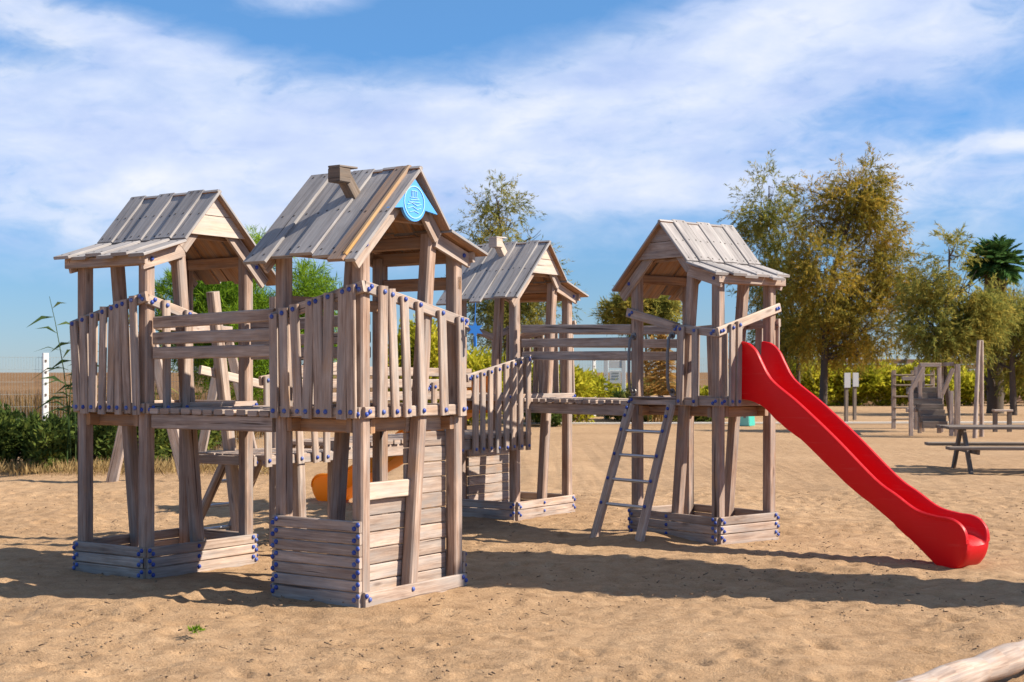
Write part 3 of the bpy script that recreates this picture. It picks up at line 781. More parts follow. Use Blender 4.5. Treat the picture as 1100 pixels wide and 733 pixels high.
# pale concrete kerb line across the far sand
b = MB(); b.board((at(560, 40.5), 40.5, .04), (34, 42.5, .04), .16, .05, (0, 0, 1)); b.build('path_kerb', 'concrete')['kind'] = 'structure'

# ------------------------------------------------------------------ plants
def unit(v): return v / np.maximum(np.linalg.norm(v, axis=1, keepdims=True), 1e-6)
def leaf_arrays(P, D, L, W, rng, droop=0.0):
    """one rhombic leaf per row: base P, direction D, length L, width W"""
    n = len(P); D = unit(D); S = unit(np.cross(D, rng.normal(size=(n, 3)))); L = L[:, None]; W = W[:, None]
    mid = P + D * L * .45; tip = P + D * L; tip[:, 2] -= droop * L[:, 0]
    V = np.stack([P, mid + S * W * .5, tip, mid - S * W * .5], 1).reshape(-1, 3)
    F = np.arange(4 * n).reshape(n, 4)
    return V, F
def leaves(name, mat, P, D, L, W, rng, parent=None, droop=0.0):
    V, F = leaf_arrays(P, D, L, W, rng, droop); o = np_mesh(name, V, F, mat)
    if parent: o.parent = parent
    return o
def in_lobes(lobes, n, rng, inner=.25):
    vol = np.array([l[3] * l[4] * l[5] for l in lobes]) ** .8; k = rng.choice(len(lobes), n, p=vol / vol.sum())
    Lb = np.array(lobes)[k]; d = unit(rng.normal(size=(n, 3))); r = rng.uniform(inner ** 2, 1, n) ** .5
    r *= 1 + np.abs(rng.normal(0, .17, n))
    return Lb[:, :3] + d * Lb[:, 3:6] * r[:, None], d
def sprays(lobes, n, m, ln, leaf, wid, rng, dirmix=(.8, -.25, .5), angle=.55, clump=1.15, cull=.47):
    C, d = in_lobes(lobes, n, rng)
    f = .6 * vnoise(C[:, 0] * clump + .8 * C[:, 1] + 50, C[:, 2] * clump * .8 + .5 * C[:, 1] + 50, 31) + .4 * vnoise(C[:, 0] * clump * 2.3 - C[:, 1] + 90, C[:, 2] * clump * 2.1 + C[:, 1] + 90, 32)
    k = f > cull; C, d = C[k], d[k]; n = len(C)
    ax = unit(d * dirmix[0] + np.array([0, 0, dirmix[1]]) + rng.normal(size=(n, 3)) * dirmix[2])
    ll = ln * rng.uniform(.55, 1.3, n); t = rng.uniform(0, 1, (n, m))
    P = C[:, None, :] + ax[:, None, :] * (t * ll[:, None])[..., None]; P[..., 2] -= .18 * (t ** 2) * ll[:, None]
    D = ax[:, None, :] + rng.normal(size=(n, m, 3)) * angle; D[..., 2] -= .15
    N = n * m
    return P.reshape(N, 3), D.reshape(N, 3), leaf * rng.uniform(.6, 1.35, N), wid * rng.uniform(.6, 1.4, N)

def limb(b, p0, p1, r0, r1, rng, wob=.12, n=6):
    p0, p1 = np.array(p0, float), np.array(p1, float); L = np.linalg.norm(p1 - p0); pts, rad = [], []
    o = np.zeros(3)
    for i in range(n + 1):
        t = i / n; o = o + rng.normal(size=3) * wob * L / n * (1 if 0 < i < n else 0)
        bow = np.array([0, 0, -.10 * L * math.sin(math.pi * t)]) 
        pts.append(tuple(p0 + (p1 - p0) * t + o * math.sin(math.pi * t) + bow)); rad.append(r0 + (r1 - r0) * t)
    b.tube(pts, rad, 7); return pts

def tree(name, label, loc, trunk, lobes, mat, n, m, rng, r0=.16, cull=.47, clump=1.15, ln=.8, leaf=.26, wid=.05, group=None, cat='tree', dirmix=(.8, -.25, .5), angle=.55, bark='bark', twigs=70):
    """trunk: list of (x,z) points; lobes: (x,y,z,rx,ry,rz) relative to the foot"""
    t = thing(name, label, cat, loc, 0, group); b = MB()
    tp_ = [(x, 0, z) for x, z in trunk]; k = len(tp_)
    b.tube([(tp_[0][0], 0, -.2)] + tp_, [r0 * 1.25] + [r0 * (1 - .72 * i / (k - 1)) for i in range(k)], 9)
    H = tp_[-1][2]
    for l in lobes:
        zc = max(tp_[1][2], min(H, l[2] - .35 * math.hypot(l[0], l[1]) - .3 * l[5]))
        for i in range(k - 1):
            if tp_[i][2] <= zc <= tp_[i + 1][2]:
                f = (zc - tp_[i][2]) / (tp_[i + 1][2] - tp_[i][2]); px_ = tp_[i][0] + f * (tp_[i + 1][0] - tp_[i][0])
        rr_ = r0 * .42 * (1 - .5 * zc / (H + .1))
        pts = limb(b, (px_, 0, zc), l[:3], rr_, .025, rng)
        for _ in range(twigs // max(len(lobes), 1)):
            a = pts[rng.integers(2, len(pts))]; d = unit(rng.normal(size=(1, 3)))[0]
            e = np.array(l[:3]) + d * np.array(l[3:6]) * rng.uniform(.6, 1.0)
            limb(b, a, e, .016, .005, rng, .1, 4)
    b.build('trunk', bark, t, smooth=60)
    P, D, L, W = sprays(lobes, n, m, ln, leaf, wid, rng, dirmix, angle, clump, cull)
    leaves('crown', mat, P, D, L, W, rng, t)
    return t

def rel(px, py, Y, base, dy=0.0, rx=0, rz=0, ry=None):
    rx *= .95; rz *= .95
    """lobe from photo pixel sizes at depth Y, relative to a foot at world base"""
    k = Y / FPX; return ((px - 550) * k - base[0], dy, EYE - (py - 400) * k - base[2], rx * k, (ry or rx) * k, rz * k)

g1 = np.random.default_rng(101)
GT = 'feathery trees beyond the sand'
# big golden feathery tree behind the slide
Y = 55.0; base = (at(884, Y), Y, 0)
lob = [rel(*q[:2], Y, base, q[2], q[3], q[4]) for q in (
    (925, 212, .0, 26, 30), (905, 240, -.5, 30, 34), (940, 250, .6, 24, 32), (868, 232, .4, 22, 36), (958, 292, -.4, 22, 26), (920, 296, .8, 36, 34), (880, 290, -.8, 30, 36),
    (965, 330, .3, 26, 24), (925, 350, -.9, 34, 24), (885, 350, .6, 32, 32), (962, 352, .6, 22, 22), (915, 366, .2, 26, 16), (850, 300, .2, 22, 34), (934, 190, .0, 13, 14), (873, 205, .2, 13, 14), (985, 340, .5, 14, 20))]
tree('feathery_tree', 'tallest golden feathery tree right behind the red slide', base, [(0, 0), (.05, 1.6), (.12, 3.2), (.3, 5.0), (.9, 7.0), (1.5, 8.6)], lob, 'gold_leaf', 5200, 28, g1, r0=.17, ln=.9, leaf=.18, wid=.031, group=GT)
# greener companion on its left
Y = 58.0; base = (at(858, Y), Y, 0)
lob = [rel(*q[:2], Y, base, q[2], q[3], q[4]) for q in (
    (826, 200, 0, 14, 22), (818, 228, .3, 22, 22), (840, 250, -.4, 22, 26), (815, 262, .5, 16, 18), (826, 300, -.2, 22, 30), (850, 340, .5, 26, 30), (832, 364, 0, 20, 22), (858, 370, .3, 20, 12))]
tree('feathery_tree', 'grey green feathery tree with a thin dark trunk, left of the golden one', base, [(0, 0), (-.03, 1.8), (-.15, 3.5), (-.7, 5.5), (-1.2, 7.2)], lob, 'olive_leaf', 2500, 28, g1, cull=.40, r0=.10, ln=.9, leaf=.18, wid=.031, group=GT)
# slender leaning tree by the far play frame
Y = 36.0; base = (at(1024, Y), Y, 0)
lob = [rel(*q[:2], Y, base, q[2], q[3], q[4]) for q in (
    (1020, 272, 0, 20, 20), (1000, 300, .3, 20, 24), (1038, 305, -.3, 22, 26), (1012, 335, .3, 26, 24), (1045, 345, .1, 22, 22), (1000, 360, -.3, 22, 16), (1030, 364, .3, 26, 14), (985, 335, 0, 14, 22), (1062, 335, 0, 14, 26))]
tree('feathery_tree', 'slender feathery tree with a thin leaning trunk beside the far play frame', base, [(0, 0), (-.14, .9), (-.25, 1.9), (-.25, 2.8), (-.1, 3.8), (-.1, 4.6)], lob, 'olive_leaf', 2700, 26, g1, cull=.44, clump=1.7, r0=.075, ln=.55, leaf=.125, wid=.022, group=GT)
# tree at the right edge
Y = 50.0; base = (at(1089, Y), Y, 0)
lob = [rel(*q[:2], Y, base, q[2], q[3], q[4]) for q in (
    (1102, 345, .4, 20, 24), (1080, 350, -.4, 22, 26), (1100, 380, .2, 28, 24), (1072, 385, .3, 18, 18))]
tree('feathery_tree', 'dark feathery tree cut off by the right edge, in front of the palm', base, [(0, 0), (-.05, 1.5), (-.05, 3.0), (0, 4.4)], lob, 'olive_leaf', 1900, 26, g1, r0=.13, ln=.8, leaf=.17, wid=.030, group=GT)
# distant dark feathery tree behind the middle tower
Y = 46.0; base = (at(545, Y), Y, 0)
lob = [rel(*q[:2], Y, base, q[2], q[3], q[4]) for q in (
    (533, 216, 0, 20, 18), (515, 238, .2, 22, 20), (550, 240, -.2, 24, 22), (575, 255, .1, 20, 18), (530, 270, .3, 32, 22), (568, 290, -.3, 28, 24), (535, 310, 0, 36, 26), (590, 320, .2, 22, 26), (545, 350, 0, 36, 26), (505, 300, 0, 18, 26), (585, 275, .0, 12, 22))]
tree('feathery_tree', 'grey green feathery tree rising behind the middle tower roof', base, [(0, 0), (0, 2), (-.1, 4), (-.2, 6.0)], [(l[0] * .85, l[1], l[2], l[3] * .85, l[4] * .85, l[5] * .9) for l in lob], 'olive_leaf', 2600, 26, g1, cull=.38, r0=.16, ln=.8, leaf=.15, wid=.024, group=GT)

# bright pine behind the two left towers
Y = 27.0; base = (at(265, Y), Y, 0)
lob = [rel(*q[:2], Y, base, q[2], q[3], q[4]) for q in (
    (275, 282, 0, 30, 26), (240, 300, .3, 34, 28), (320, 312, -.3, 34, 26), (345, 330, .2, 20, 26), (205, 320, -.2, 30, 26), (265, 335, -.5, 48, 30), (310, 360, .3, 40, 30), (215, 365, .2, 40, 30), (260, 395, 0, 56, 30), (330, 385, .2, 30, 26), (185, 350, .2, 18, 26))]
tree('pine_tree', 'bushy bright green pine behind the leftmost and nearest towers', base, [(0, 0), (.0, .8), (.1, 1.8), (.1, 3.2)], lob, 'pine_leaf', 6000, 14, g1, cull=.30, clump=2.2, r0=.13, ln=.16, leaf=.17, wid=.014, dirmix=(.7, .55, .4), angle=.8, twigs=80)

# yellow fronded small palm behind the bridge, dark palm by the right edge
def frond(bv, p, az, el, L, rng, w=.045, nl=26, ll=.5, droop=.55):
    pts = []; P = np.array(p, float); e = el
    for i in range(9):
        pts.append(P.copy()); e -= droop / 8; P = P + np.array([math.cos(az) * math.cos(e), math.sin(az) * math.cos(e), math.sin(e)]) * L / 8
    pts = np.array(pts); Ps, Ds, Ls = [], [], []
    sd = np.array([-math.sin(az), math.cos(az), 0])
    for i in range(nl):
        t = .18 + .8 * i / nl; k = min(int(t * 8), 7); f = t * 8 - k; q = pts[k] * (1 - f) + pts[k + 1] * f; ax = pts[k + 1] - pts[k]; ax /= np.linalg.norm(ax)
        for s_ in (-1, 1):
            Ps.append(q); Ds.append(ax * .75 + sd * s_ * .8 + np.array([0, 0, .12]) + rng.normal(size=3) * .08); Ls.append(ll * (1 - abs(t - .5) * .9) * rng.uniform(.85, 1.15))
    n = len(Ps); bv.append((np.array(Ps), np.array(Ds), np.array(Ls), np.full(n, w)))
    return pts
def palm(label, loc, H, r, nf, L, mat, rng, fan=False, ll=.5, w=.05, skirt=True):
    t = thing('palm_tree', label, 'palm tree', loc, 0, 'palms'); b = MB()
    b.tube([(0, 0, -.2), (0, 0, .2), (.03, 0, H * .5), (0, 0, H)], [r * 1.25, r * 1.1, r, r * .85], 12)
    for k in range(70):   # stubs of cut leaf stalks
        z = H * (.1 + .88 * k / 70); a = k * 2.4; p = np.array([math.cos(a) * r * .9, math.sin(a) * r * .9, z])
        b.tube([p, p + np.array([math.cos(a) * r * .45, math.sin(a) * r * .45, r * .8])], [r * .28, r * .1], 5)
    b.build('trunk', 'palm_bark', t, smooth=50)
    bv = []; s_ = MB()
    for k in range(nf):
        az = k * 2.39996; el = R(86) - (k / nf) * R(100)
        pts = frond(bv, (0, 0, H), az, el + rng.normal() * .06, L * rng.uniform(.85, 1.1), rng, w=w, ll=ll, droop=.5 + .3 * k / nf)
        s_.tube(pts, [.03 - .003 * i for i in range(9)], 5)
    P, D, Ln, W = (np.concatenate([q[i] for q in bv]) for i in range(4))
    cr = leaves('crown', mat, P, D, Ln, W, rng, t, droop=.12)
    s_.build('leaf_stalks', mat, cr)
    if skirt:
        n = 500; a = rng.uniform(0, 2 * math.pi, n); z = H - rng.uniform(.1, H * .35, n)
        P = np.stack([np.cos(a) * r, np.sin(a) * r, z], 1); D = np.stack([np.cos(a) * .35, np.sin(a) * .35, -np.ones(n)], 1)
        leaves('dead_fronds', 'straw', P, D, rng.uniform(.3, .6, n), rng.uniform(.03, .06, n), rng, t)
    return t
Y = 52.0
palm('dark green palm with a thick shaggy trunk near the right edge', (at(1069, Y), Y, 0), EYE + (400 - 286) * Y / FPX, .27, 54, 1.02, 'palm_leaf', g1, ll=.55, w=.075)
Y = 44.0; base = (at(694, Y), Y, 0)
lob = [rel(*q[:2], Y, base, q[2], q[3], q[4]) for q in ((690, 330, 0, 22, 12), (668, 336, .2, 18, 10), (712, 334, -.2, 18, 11), (690, 345, .2, 26, 10), (704, 322, 0, 12, 8), (676, 322, 0, 10, 8))]
tree('feathery_tree', 'small spiky crowned tree showing between the middle and right hand towers', base, [(0, 0), (.02, 1.2), (.0, 2.2), (0, 3.0)], lob, 'olive_leaf', 900, 18, g1, r0=.07, ln=.34, leaf=.26, wid=.03, cull=.30, group=GT, dirmix=(.8, .3, .4), angle=.6)

def bush(name, label, loc, lobes, mat, n, rng, leaf=.12, wid=.05, group=None, up=.3, cat='shrub', stems=14):
    t = thing(name, label, cat, loc, 0, group)
    P, d = in_lobes(lobes, n, rng, .2); P[:, 2] = np.maximum(P[:, 2], .03)
    D = d * .7 + np.array([0, 0, up]) + rng.normal(size=(n, 3)) * .6
    leaves('foliage', mat, P, D, leaf * rng.uniform(.5, 1.4, n), wid * rng.uniform(.6, 1.4, n), rng, t)
    b = MB()
    for _ in range(stems):
        l = lobes[rng.integers(len(lobes))]; e = np.array(l[:3]) + rng.normal(size=3) * np.array(l[3:6]) * .4
        limb(b, (e[0] * .6, e[1] * .6, -.05), (e[0], e[1], max(e[2], .1)), .016, .006, rng, .1, 4)
    if stems: b.build('stems', 'bark', t)
    return t
g2 = np.random.default_rng(202)
# dark shrubs along the left fence
GS = 'shrubs along the wire fence'
for px, Y, hw, h, mat, lab in ((8, 22.3, 30, .95, 'shrub_leaf', 'dark shrub cut off by the left edge in front of the wire fence'), (48, 22.0, 28, .80, 'shrub_leaf', 'yellow flecked low shrub at the foot of the white fence post'),
                          (98, 22.6, 34, 1.0, 'shrub_leaf', 'dense dark shrub beside the tall reed, left of the leftmost tower'), (150, 23.2, 30, .95, 'shrub_leaf', 'dark shrub seen under the deck of the leftmost tower'),
                          (200, 24.2, 30, .85, 'shrub_leaf', 'dark shrub behind the far posts of the leftmost tower')):
    k = Y / FPX; w = hw * k
    lo = [(g2.uniform(-w, w) * .75, g2.uniform(-.4, .4), h * g2.uniform(.3, .66), w * g2.uniform(.35, .6), .4, h * g2.uniform(.26, .4)) for _ in range(7)]
    bush('fence_shrub', lab, (at(px, Y), Y, 0), lo, mat, 5200, g2, .10, .045, GS)
# low dry grass strip at their feet is stuff
n = 5200; P = np.stack([g2.uniform(-9.5, -3.5, n), g2.normal(21.6, .55, n), np.zeros(n)], 1); D = np.stack([g2.normal(0, .5, n), g2.normal(0, .5, n), np.ones(n)], 1)
tag(leaves('dry_grass', 'straw', P, D, g2.uniform(.06, .26, n), g2.uniform(.008, .02, n), g2), 'dry straw coloured grass at the foot of the fence shrubs', 'grass', None, 'stuff')
n = 26000; P = np.stack([g2.uniform(-22, -5.5, n), 26.5 + g2.exponential(9, n), np.zeros(n)], 1); D = np.stack([g2.normal(0, .3, n), g2.normal(0, .3, n), np.ones(n)], 1)
tag(leaves('field_grass', 'dry_reed', P, D, g2.uniform(.3, 1.0, n), g2.uniform(.02, .05, n), g2), 'tall dry grass of the tan field beyond the wire fence', 'grass', None, 'stuff')

def reed(label, loc, stems, rng, mat='reed_leaf', group='tall reeds', plume=False, ll=.45, lw=.035, spread=.15):
    t = thing('reed_plant', label, 'reed', loc, 0, group); b = MB(); Ps, Ds, Ls = [], [], []
    for (x, lean, H) in stems:
        pts = [(x + lean * (z / H) ** 2, rng.normal() * .01, z) for z in np.linspace(0, H, 8)]; b.tube(pts, [.014 - .0014 * i for i in range(8)], 5)
        for k in range(13):
            f = .35 + .63 * k / 13; z = f * H; a = k * math.pi + rng.normal() * .5; p = (x + lean * f * f, 0, z)
            Ps.append(p); Ds.append((math.cos(a) * .9, math.sin(a) * .5, .55 - .3 * (k % 3))); Ls.append(ll * rng.uniform(.7, 1.2) * (1.1 - .5 * f))
        if plume:
            for _ in range(26): Ps.append((x + lean + rng.normal() * .03, rng.normal() * .03, H - rng.uniform(0, .35))); Ds.append((rng.normal() * .25, rng.normal() * .25, 1)); Ls.append(.2)
    n = len(Ps); b.build('stalks', mat, t)
    leaves('blades', mat, np.array(Ps, float), np.array(Ds, float), np.array(Ls, float), np.full(n, lw), rng, t, droop=.35)
    return t
Y = 21.6; reed('tall green reed standing left of the leftmost tower', (at(76, Y), Y, 0), [(0, -.32, 2.65), (.08, -.1, 2.2), (-.05, .1, 1.9), (.16, .05, 2.3)], g2, ll=.6, lw=.055)
Y = 24.5; reed('pale flowering reeds showing above the railing of the leftmost tower', (at(150, Y), Y, 0), [(-.12, -.1, 2.5), (.1, .08, 2.55), (.4, .0, 2.75), (.25, .1, 2.3), (-.25, .0, 2.4)], g2, 'yellow_frond', plume=True)

# reed thickets and yellow green bushes beyond the bridges
GB = 'yellow green bushes along the far edge of the sand'
for px, Y, hw, top, mat, lab, nn in (
        (440, 40, 32, 345, 'hedge_leaf', 'tall yellow green bush seen through the railing of the nearest tower', 5200), (500, 41, 34, 372, 'hedge_leaf', 'yellow green bush behind the left side of the middle tower', 4200),
        (575, 43, 26, 392, 'hedge_leaf', 'yellow green bush between the posts of the middle tower', 3200), (628, 42, 27, 400, 'hedge_leaf', 'low yellow green bush left of the white notice board', 3200),
        (670, 45, 20, 424, 'shrub_leaf', 'brownish bush below the white notice board', 2400), (706, 43, 28, 408, 'yellow_frond', 'grassy pale bush behind the ladder of the right hand tower', 3600),
        (752, 44, 22, 436, 'shrub_leaf', 'low dark bush behind the right hand tower', 2000), (590, 40, 18, 425, 'shrub_leaf', 'low dark bush under the bridge right of the middle tower', 1800)):
    k = Y / FPX; w = hw * k * 1.45; h = EYE - (top - 400) * k + .15
    lo = [(g2.uniform(-w, w) * .7, g2.uniform(-.5, .5), h * g2.uniform(.25, .72), w * g2.uniform(.3, .5), .6, h * g2.uniform(.2, .3)) for _ in range(9)]
    bush('yellow_bush', lab, (at(px, Y), Y, 0), lo, mat, int(nn * 1.6), g2, .20, .07, GB)
Y = 42.0
t = reed('tuft of orange dry plume grass behind the right hand tower', (at(706, Y), Y, 0), [(g2.uniform(-.35, .35), g2.normal() * .12, g2.uniform(1.7, 2.6)) for _ in range(34)], g2, 'plume', None, True, .55, .05)
t.name = 'plume_grass'; t['category'] = 'grass tuft'
# long vine hedge along the far right
k0 = 64.0
lo = []
for i in range(60):
    px = 780 + i * 6.0; lo.append((at(px, k0) - at(960, k0) + g2.normal() * .1, g2.uniform(-.5, .5), g2.uniform(.45, 1.35), .5, .5, g2.uniform(.48, .70)))
bush('vine_hedge', 'long bright yellow green hedge in front of the brown plank fence', (at(960, k0), k0, 0), lo, 'hedge_leaf', 36000, g2, .24, .10, cat='hedge', stems=50)

lo = []; k1 = 49.0
for i in range(42):
    px = 556 + i * 5.9; lo.append((at(px, k1) - at(676, k1) + g2.normal() * .1, g2.uniform(-.5, .5), g2.uniform(.25, .75), .42, .5, g2.uniform(.3, .5)))
bush('vine_hedge', 'loose yellow green hedge behind the bridge and the right hand tower', (at(676, k1), k1, 0), lo, 'hedge_leaf', 20000, g2, .22, .09, cat='hedge', stems=40)
# little weed in the foreground sand
bush('weed', 'tiny green weed growing in the foreground sand', (at(210, 8.15), 8.15, -.01), [(0, 0, .02, .032, .025, .02)], 'pine_leaf', 80, g2, .03, .008, up=.9, cat='weed', stems=0)

# ------------------------------------------------------------------ fences, board, bin, far playground
def wire_fence(label, p0, p1, h, posts, step=.05, hstep=.2):
    t = thing('wire_fence', label, 'fence', (p0[0], p0[1], 0)); d = Vector((p1[0] - p0[0], p1[1] - p0[1], 0)); L = d.length; d.normalize(); nrm = Vector((-d.y, d.x, 0))
    b = MB(); n = int(L / step)
    for i in range(n): p = d * (i * step); b.tube([p + Vector((0, 0, .03)), p + Vector((0, 0, h))], .0022, 3, cap=False)
    k = int(h / hstep)
    for i in range(k + 1): z = .03 + (h - .05) * i / k; b.tube([Vector((0, 0, z)), d * L + Vector((0, 0, z))], .003, 4, cap=False)
    b.build('wire_mesh', 'wire', t)
    for s in posts:
        b = MB(); p = d * s - nrm * .06; b.board(p + Vector((0, 0, -.2)), p + Vector((0, 0, h + .06)), .10, .08, nrm, ch=.008); q = b.build('fence_post', 'white_paint', t)
        for z in np.arange(.3, h, .2):
            c = MB(); cp = p - nrm * .044 + Vector((0, 0, z)); c.board(cp - Vector((0, 0, .02)), cp + Vector((0, 0, .02)), .03, .012, nrm); c.build('clip', 'dark_wood', q)
x0 = at(-170, 23.6); wire_fence('wire mesh fence with a white post at the left, before the tan field', (x0, 23.6), (at(330, 27.5), 27.5), 1.78, (.75, at(45, 23.8) - x0, at(45, 23.8) - x0 + 2.6))
wire_fence('far wire mesh fence behind the right hand tower', (at(560, 47), 47), (at(800, 50), 50), 2.0, (.3, 2.6, 5.0, 7.4), .10, .25)

def slat_fence():
    t = thing('plank_fence', 'brown horizontal plank fence behind the bright hedge', 'fence', (at(770, 69), 69, 0)); b = MB(); L = at(1180, 69) - at(770, 69)
    for i in range(8): b.board((0, 0, .2 + .26 * i), (L, .8, .2 + .26 * i), .22, .03, (0, -1, 0), jit=.02)
    b.build('planks', 'brown_wood', t)
    for i in range(9):
        b = MB(); x = L * i / 8; b.board((x, -.08 + .1 * i, -.1), (x, -.08 + .1 * i, 2.2), .12, .1, (0, -1, 0)); b.build('fence_post', 'dark_wood', t)
slat_fence()

# white notice board
Y = 46.0; k = Y / FPX; xb = at(660, Y)
t = thing('notice_board', 'white notice board on two white posts between the middle and right hand towers', 'notice board', (xb, Y, 0))
for px in (651, 670):
    b = MB(); x = at(px, Y) - xb; b.board((x, 0, -.1), (x, 0, EYE + 14 * k), 4.5 * k, .1, (0, -1, 0)); b.build('post', 'white_paint', t)
b = MB(); b.board((at(654, Y) - xb, -.02, EYE + 8.5 * k), (at(668, Y) - xb, -.02, EYE + 8.5 * k), 8 * k, .04, (0, -1, 0)); b.build('header_panel', 'white_paint', t)
b = MB(); b.board((at(655, Y) - xb, -.04, EYE - 5 * k), (at(667, Y) - xb, -.04, EYE - 5 * k), 14 * k, .03, (0, -1, 0)); pn = b.build('notice_panel', 'paper', t)
for z in (-1, -4, -7):
    b = MB(); b.board((at(657.5, Y) - xb, -.058, EYE + z * k), (at(664.5, Y) - xb, -.058, EYE + z * k), 1.0 * k, .004, (0, -1, 0)); b.build('print', 'wire', pn)

# teal bin
Y = 40.0; xb = at(799, Y)
t = thing('litter_bin', 'teal plastic litter bin beyond the right hand tower', 'bin', (xb, Y, 0), R(-28))
b = MB()
pr = [(-.25, .55 * 0, 0), (.25, 0, 0), (.22, 0, .52), (.16, 0, .60), (-.16, 0, .60), (-.22, 0, .52)]
b.prism([(x, -.24, z) for x, y, z in pr], (0, .48, 0), (1, 0, 0)); b.build('body', 'teal_plastic', t)
b = MB(); b.prism([(x * .96, -.262, z * .97 + .008) for x, y, z in pr], (0, .02, 0), (1, 0, 0)); fr_ = b.build('front_panel', 'teal_front', t)
b = MB(); b.board((-.1, -.265, .46), (.1, -.265, .46), .07, .008, (0, -1, 0)); b.board((.08, -.266, .25), (.15, -.266, .25), .06, .006, (0, -1, 0)); b.build('slot', 'dark_wood', fr_)

# white topped sign posts
Y = 42.0; k = Y / FPX
for px, Yq, lab in ((909, 42.0, 'nearer of two posts with a pale plate at the top, below the golden tree'), (918, 45.0, 'farther of two posts with a pale plate at the top, below the golden tree')):
    t = thing('sign_post', lab, 'sign post', (at(px, Yq), Yq, 0), .3, 'posts with pale plates')
    b = MB(); b.board((0, 0, -.1), (0, 0, 1.45), .10, .08, (0, -1, 0)); b.build('post', 'dark_wood', t)
    b = MB(); b.board((-.10, -.065, 1.26), (.10, -.065, 1.26), .44, .025, (0, -1, 0)); b.build('plate', 'grey_plate', t)

# picnic table
Y0 = 21.7
t = thing('picnic_table', 'grey timber picnic table with attached benches at the right edge', 'picnic table', (at(1012, Y0), Y0, 0), R(-3))
L = 2.2
b = MB()
for i in range(5): b.board((0, -.33 + .165 * i, .665), (L, -.33 + .165 * i, .665), .150, .042, (0, 0, 1), jit=.003)
b.build('table_top', 'dark_wood', t)
for y in (-.66, .66):
    b = MB(); b.board((-.08, y - .07, .375), (L - .02, y - .07, .375), .13, .045, (0, 0, 1)); b.board((-.08, y + .07, .377), (L - .02, y + .07, .377), .13, .045, (0, 0, 1)); b.build('bench', 'dark_wood', t)
for x in (.30, L - .3):
    for s_ in (-1, 1):
        b = MB(); b.board((x + .02 * s_, s_ * .64, -.08), (x + .02 * s_, s_ * .16, .64), .10, .05, (1, 0, 0)); b.build('leg', 'dark_wood', t)
    b = MB(); b.board((x + .055, -.72, .325), (x + .055, .72, .325), .09, .04, (1, 0, 0)); b.build('cross_bar', 'dark_wood', t)

# far timber play frame with steps
Y = 33.0; k = Y / FPX; xb = at(1000, Y); zz = lambda py: EYE - (py - 400) * k
def bd(b, x0, y0, x1, y1, w=.10, dy=0.0, t_=.08, n=(0, -1, 0)): b.board((at(x0, Y) - xb, dy, zz(y0)), (at(x1, Y) - xb, dy + .001, zz(y1)), w, t_, n)
t = thing('timber_climber', 'distant timber climbing frame with plank steps and sloping handrails', 'play frame', (xb, Y, 0))
for x, y0, y1, dy in ((976, 468, 418, -.2), (992, 466, 392, .3), (1000, 464, 394, 1.2), (1013, 466, 390, .3), (1019, 468, 420, -.2), (1000, 466, 420, .9), (1007, 466, 394, 1.2)):
    b = MB(); bd(b, x, y0, x, y1, .085, dy); b.build('post', 'weathered_wood', t)
for i in range(7):
    b = MB(); bd(b, 984 + (6 - i) * .8 - 4 * (i > 3), 456 - 6 * i, 1015, 456 - 6 * i, .12, -.15 + .1 * i, .16, (0, 0, 1)); b.build('step', 'dark_wood', t)
for x0_, y0_, x1_, y1_, dy in ((976, 424, 992, 395, 0), (1019, 424, 1031, 396, .5), (992, 392, 1014, 392, .28), (984, 407, 1000, 407, 1.18), (976, 441, 992, 441, .2)):
    b = MB(); bd(b, x0_, y0_, x1_, y1_, .09, dy); b.build('hand_rail', 'weathered_wood', t)
t = thing('climbing_bars', 'distant dark timber climbing bars beyond the sloping handrail', 'play frame', (at(960, 38), 38, 0))
for x in (0, .55, 1.1):
    b = MB(); b.board((x, .2 * x, -.1), (x, .2 * x, 1.55), .1, .09, (0, -1, 0)); b.build('post', 'weathered_wood', t)
for z in (.25, .55, .85, 1.15, 1.42):
    b = MB(); b.tube([(0, -.05, z), (1.1, .16, z)], .025, 8); b.build('bar', 'dark_wood', t)
# A shaped pole frame and goal shaped frame
t = thing('pole_frame', 'two tall grey poles meeting at the top in the far playground', 'pole frame', (at(1050, Y), Y, 0))
for x0_, x1_, dy in ((1041, 1051, -.4), (1059, 1055, .3)):
    b = MB(); b.tube([(at(x0_, Y) - at(1050, Y), dy, -.1), (at(x1_, Y) - at(1050, Y), 0.03 * (1 if dy > 0 else -1), zz(366))], [.055, .042], 10); b.build('pole', 'weathered_wood', t, smooth=50)
t = thing('bar_frame', 'grey timber post carrying a short top bar beside the tall poles', 'bar frame', (at(1037, Y), Y + .6, 0))
b = MB(); b.board((0, 0, -.1), (0, 0, zz(391)), .12, .1, (0, -1, 0)); b.build('post', 'weathered_wood', t)
b = MB(); b.board((-.1, .09, zz(391)), (.34, 2.4, zz(391)), .09, .09, (0, 0, 1)); b.build('top_bar', 'weathered_wood', t)
b = MB(); b.board((.3, 2.3, -.1), (.3, 2.3, zz(394)), .12, .1, (0, -1, 0)); b.build('post', 'weathered_wood', t)
t = thing('balance_bench', 'small timber bench on two posts beneath the palm', 'bench', (at(1069, 36), 36, 0))
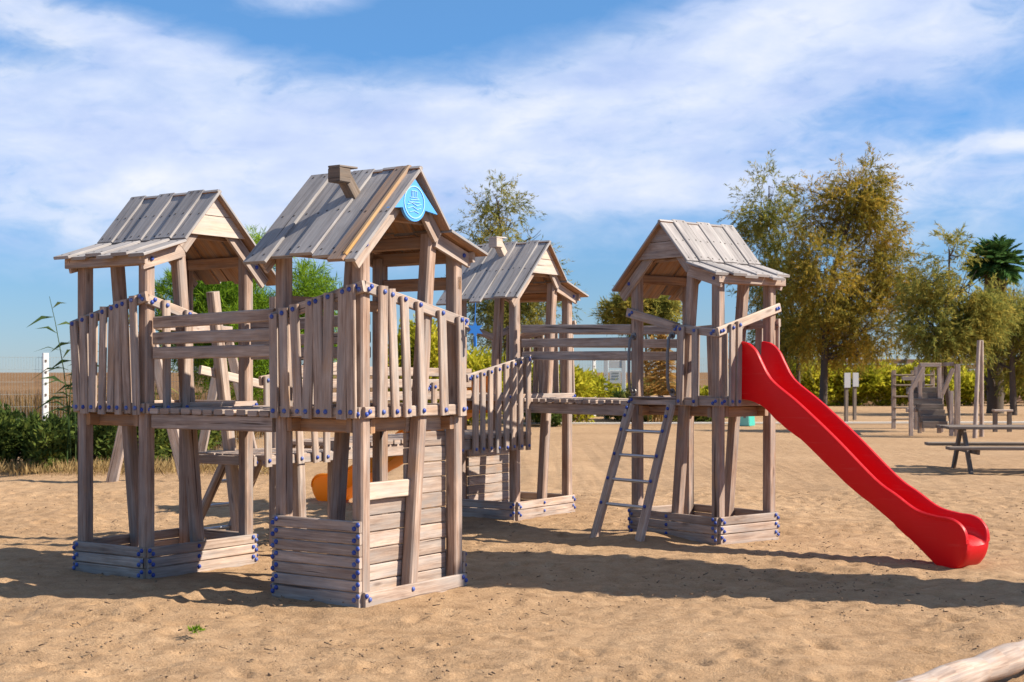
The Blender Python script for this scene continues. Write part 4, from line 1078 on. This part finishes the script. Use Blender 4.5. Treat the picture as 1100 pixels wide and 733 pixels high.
for x in (0, .36):
    b = MB(); b.board((x, 0, -.1), (x, 0, .50), .1, .1, (0, -1, 0)); b.build('leg', 'dark_wood', t)
b = MB(); b.board((-.05, 0, .53), (.42, 0, .53), .22, .05, (0, 0, 1)); b.build('seat', 'pale_wood', t)

# timber swing seen through the legs of the left tower
Y = 19.4; k = Y / FPX
t = thing('swing_frame', 'timber swing frame with splayed legs behind the leftmost tower', 'swing', (at(158, Y), Y, 0))
ap = EYE + 48 * k
for dx, dy in ((-.50, 0), (.55, 0)):
    b = MB(); b.board((dx, dy, -.1), (dx * .03, dy, ap), .15, .09, (0, -1, 0), ch=.012); b.build('leg', 'weathered_wood', t)
for dx in (-.45, .5):
    b = MB(); b.board((.55 + dx, 2.6, -.1), (.55 + dx * .03, 2.6, ap), .14, .09, (0, -1, 0), ch=.012); b.build('leg', 'weathered_wood', t)
b = MB(); b.board((-.02, -.15, ap + .04), (.57, 2.75, ap + .04), .12, .12, (0, 0, 1)); b.build('top_beam', 'weathered_wood', t)

# log in the foreground corner
b = MB(); P0, P1 = np.array((1.52, 6.02, .075)), np.array((3.4, 8.06, .085)); pts = [tuple(P0 + (P1 - P0) * i / 16) for i in range(17)]
b.tube(pts, [.072 + .007 * math.sin(i * 1.9) + .003 * math.sin(i * 4.1) for i in range(17)], 20)
tag(b.build('log', 'weathered_wood', smooth=40), 'pale weathered log lying on the sand in the bottom right corner', 'log')

# tall wedge shaped plank wall, added out of view to cast the foreground shadow
t = thing('added_shadow_wall', 'unseen tall timber wall added right of the play towers to shade the foreground', 'shadow wall', (5.6, 0, 0))
b = MB(); n = 24
wlo = lambda z: 8.60 + .145 * z; whi = lambda z: 9.22 + .43 * z
for i in range(n):
    z = .11 + .235 * i; b.board((0, wlo(z), z), (0, whi(z), z), .23, .04, (-1, 0, 0), jit=.006)
b.build('planks', 'weathered_wood', t)
for f in (.12, .85):
    b = MB(); b.board((.07, wlo(0) * (1 - f) + whi(0) * f, -.2), (.07, wlo(5.6) * (1 - f) + whi(5.6) * f, 5.6), .1, .09, (1, 0, 0)); b.build('post', 'weathered_wood', t)
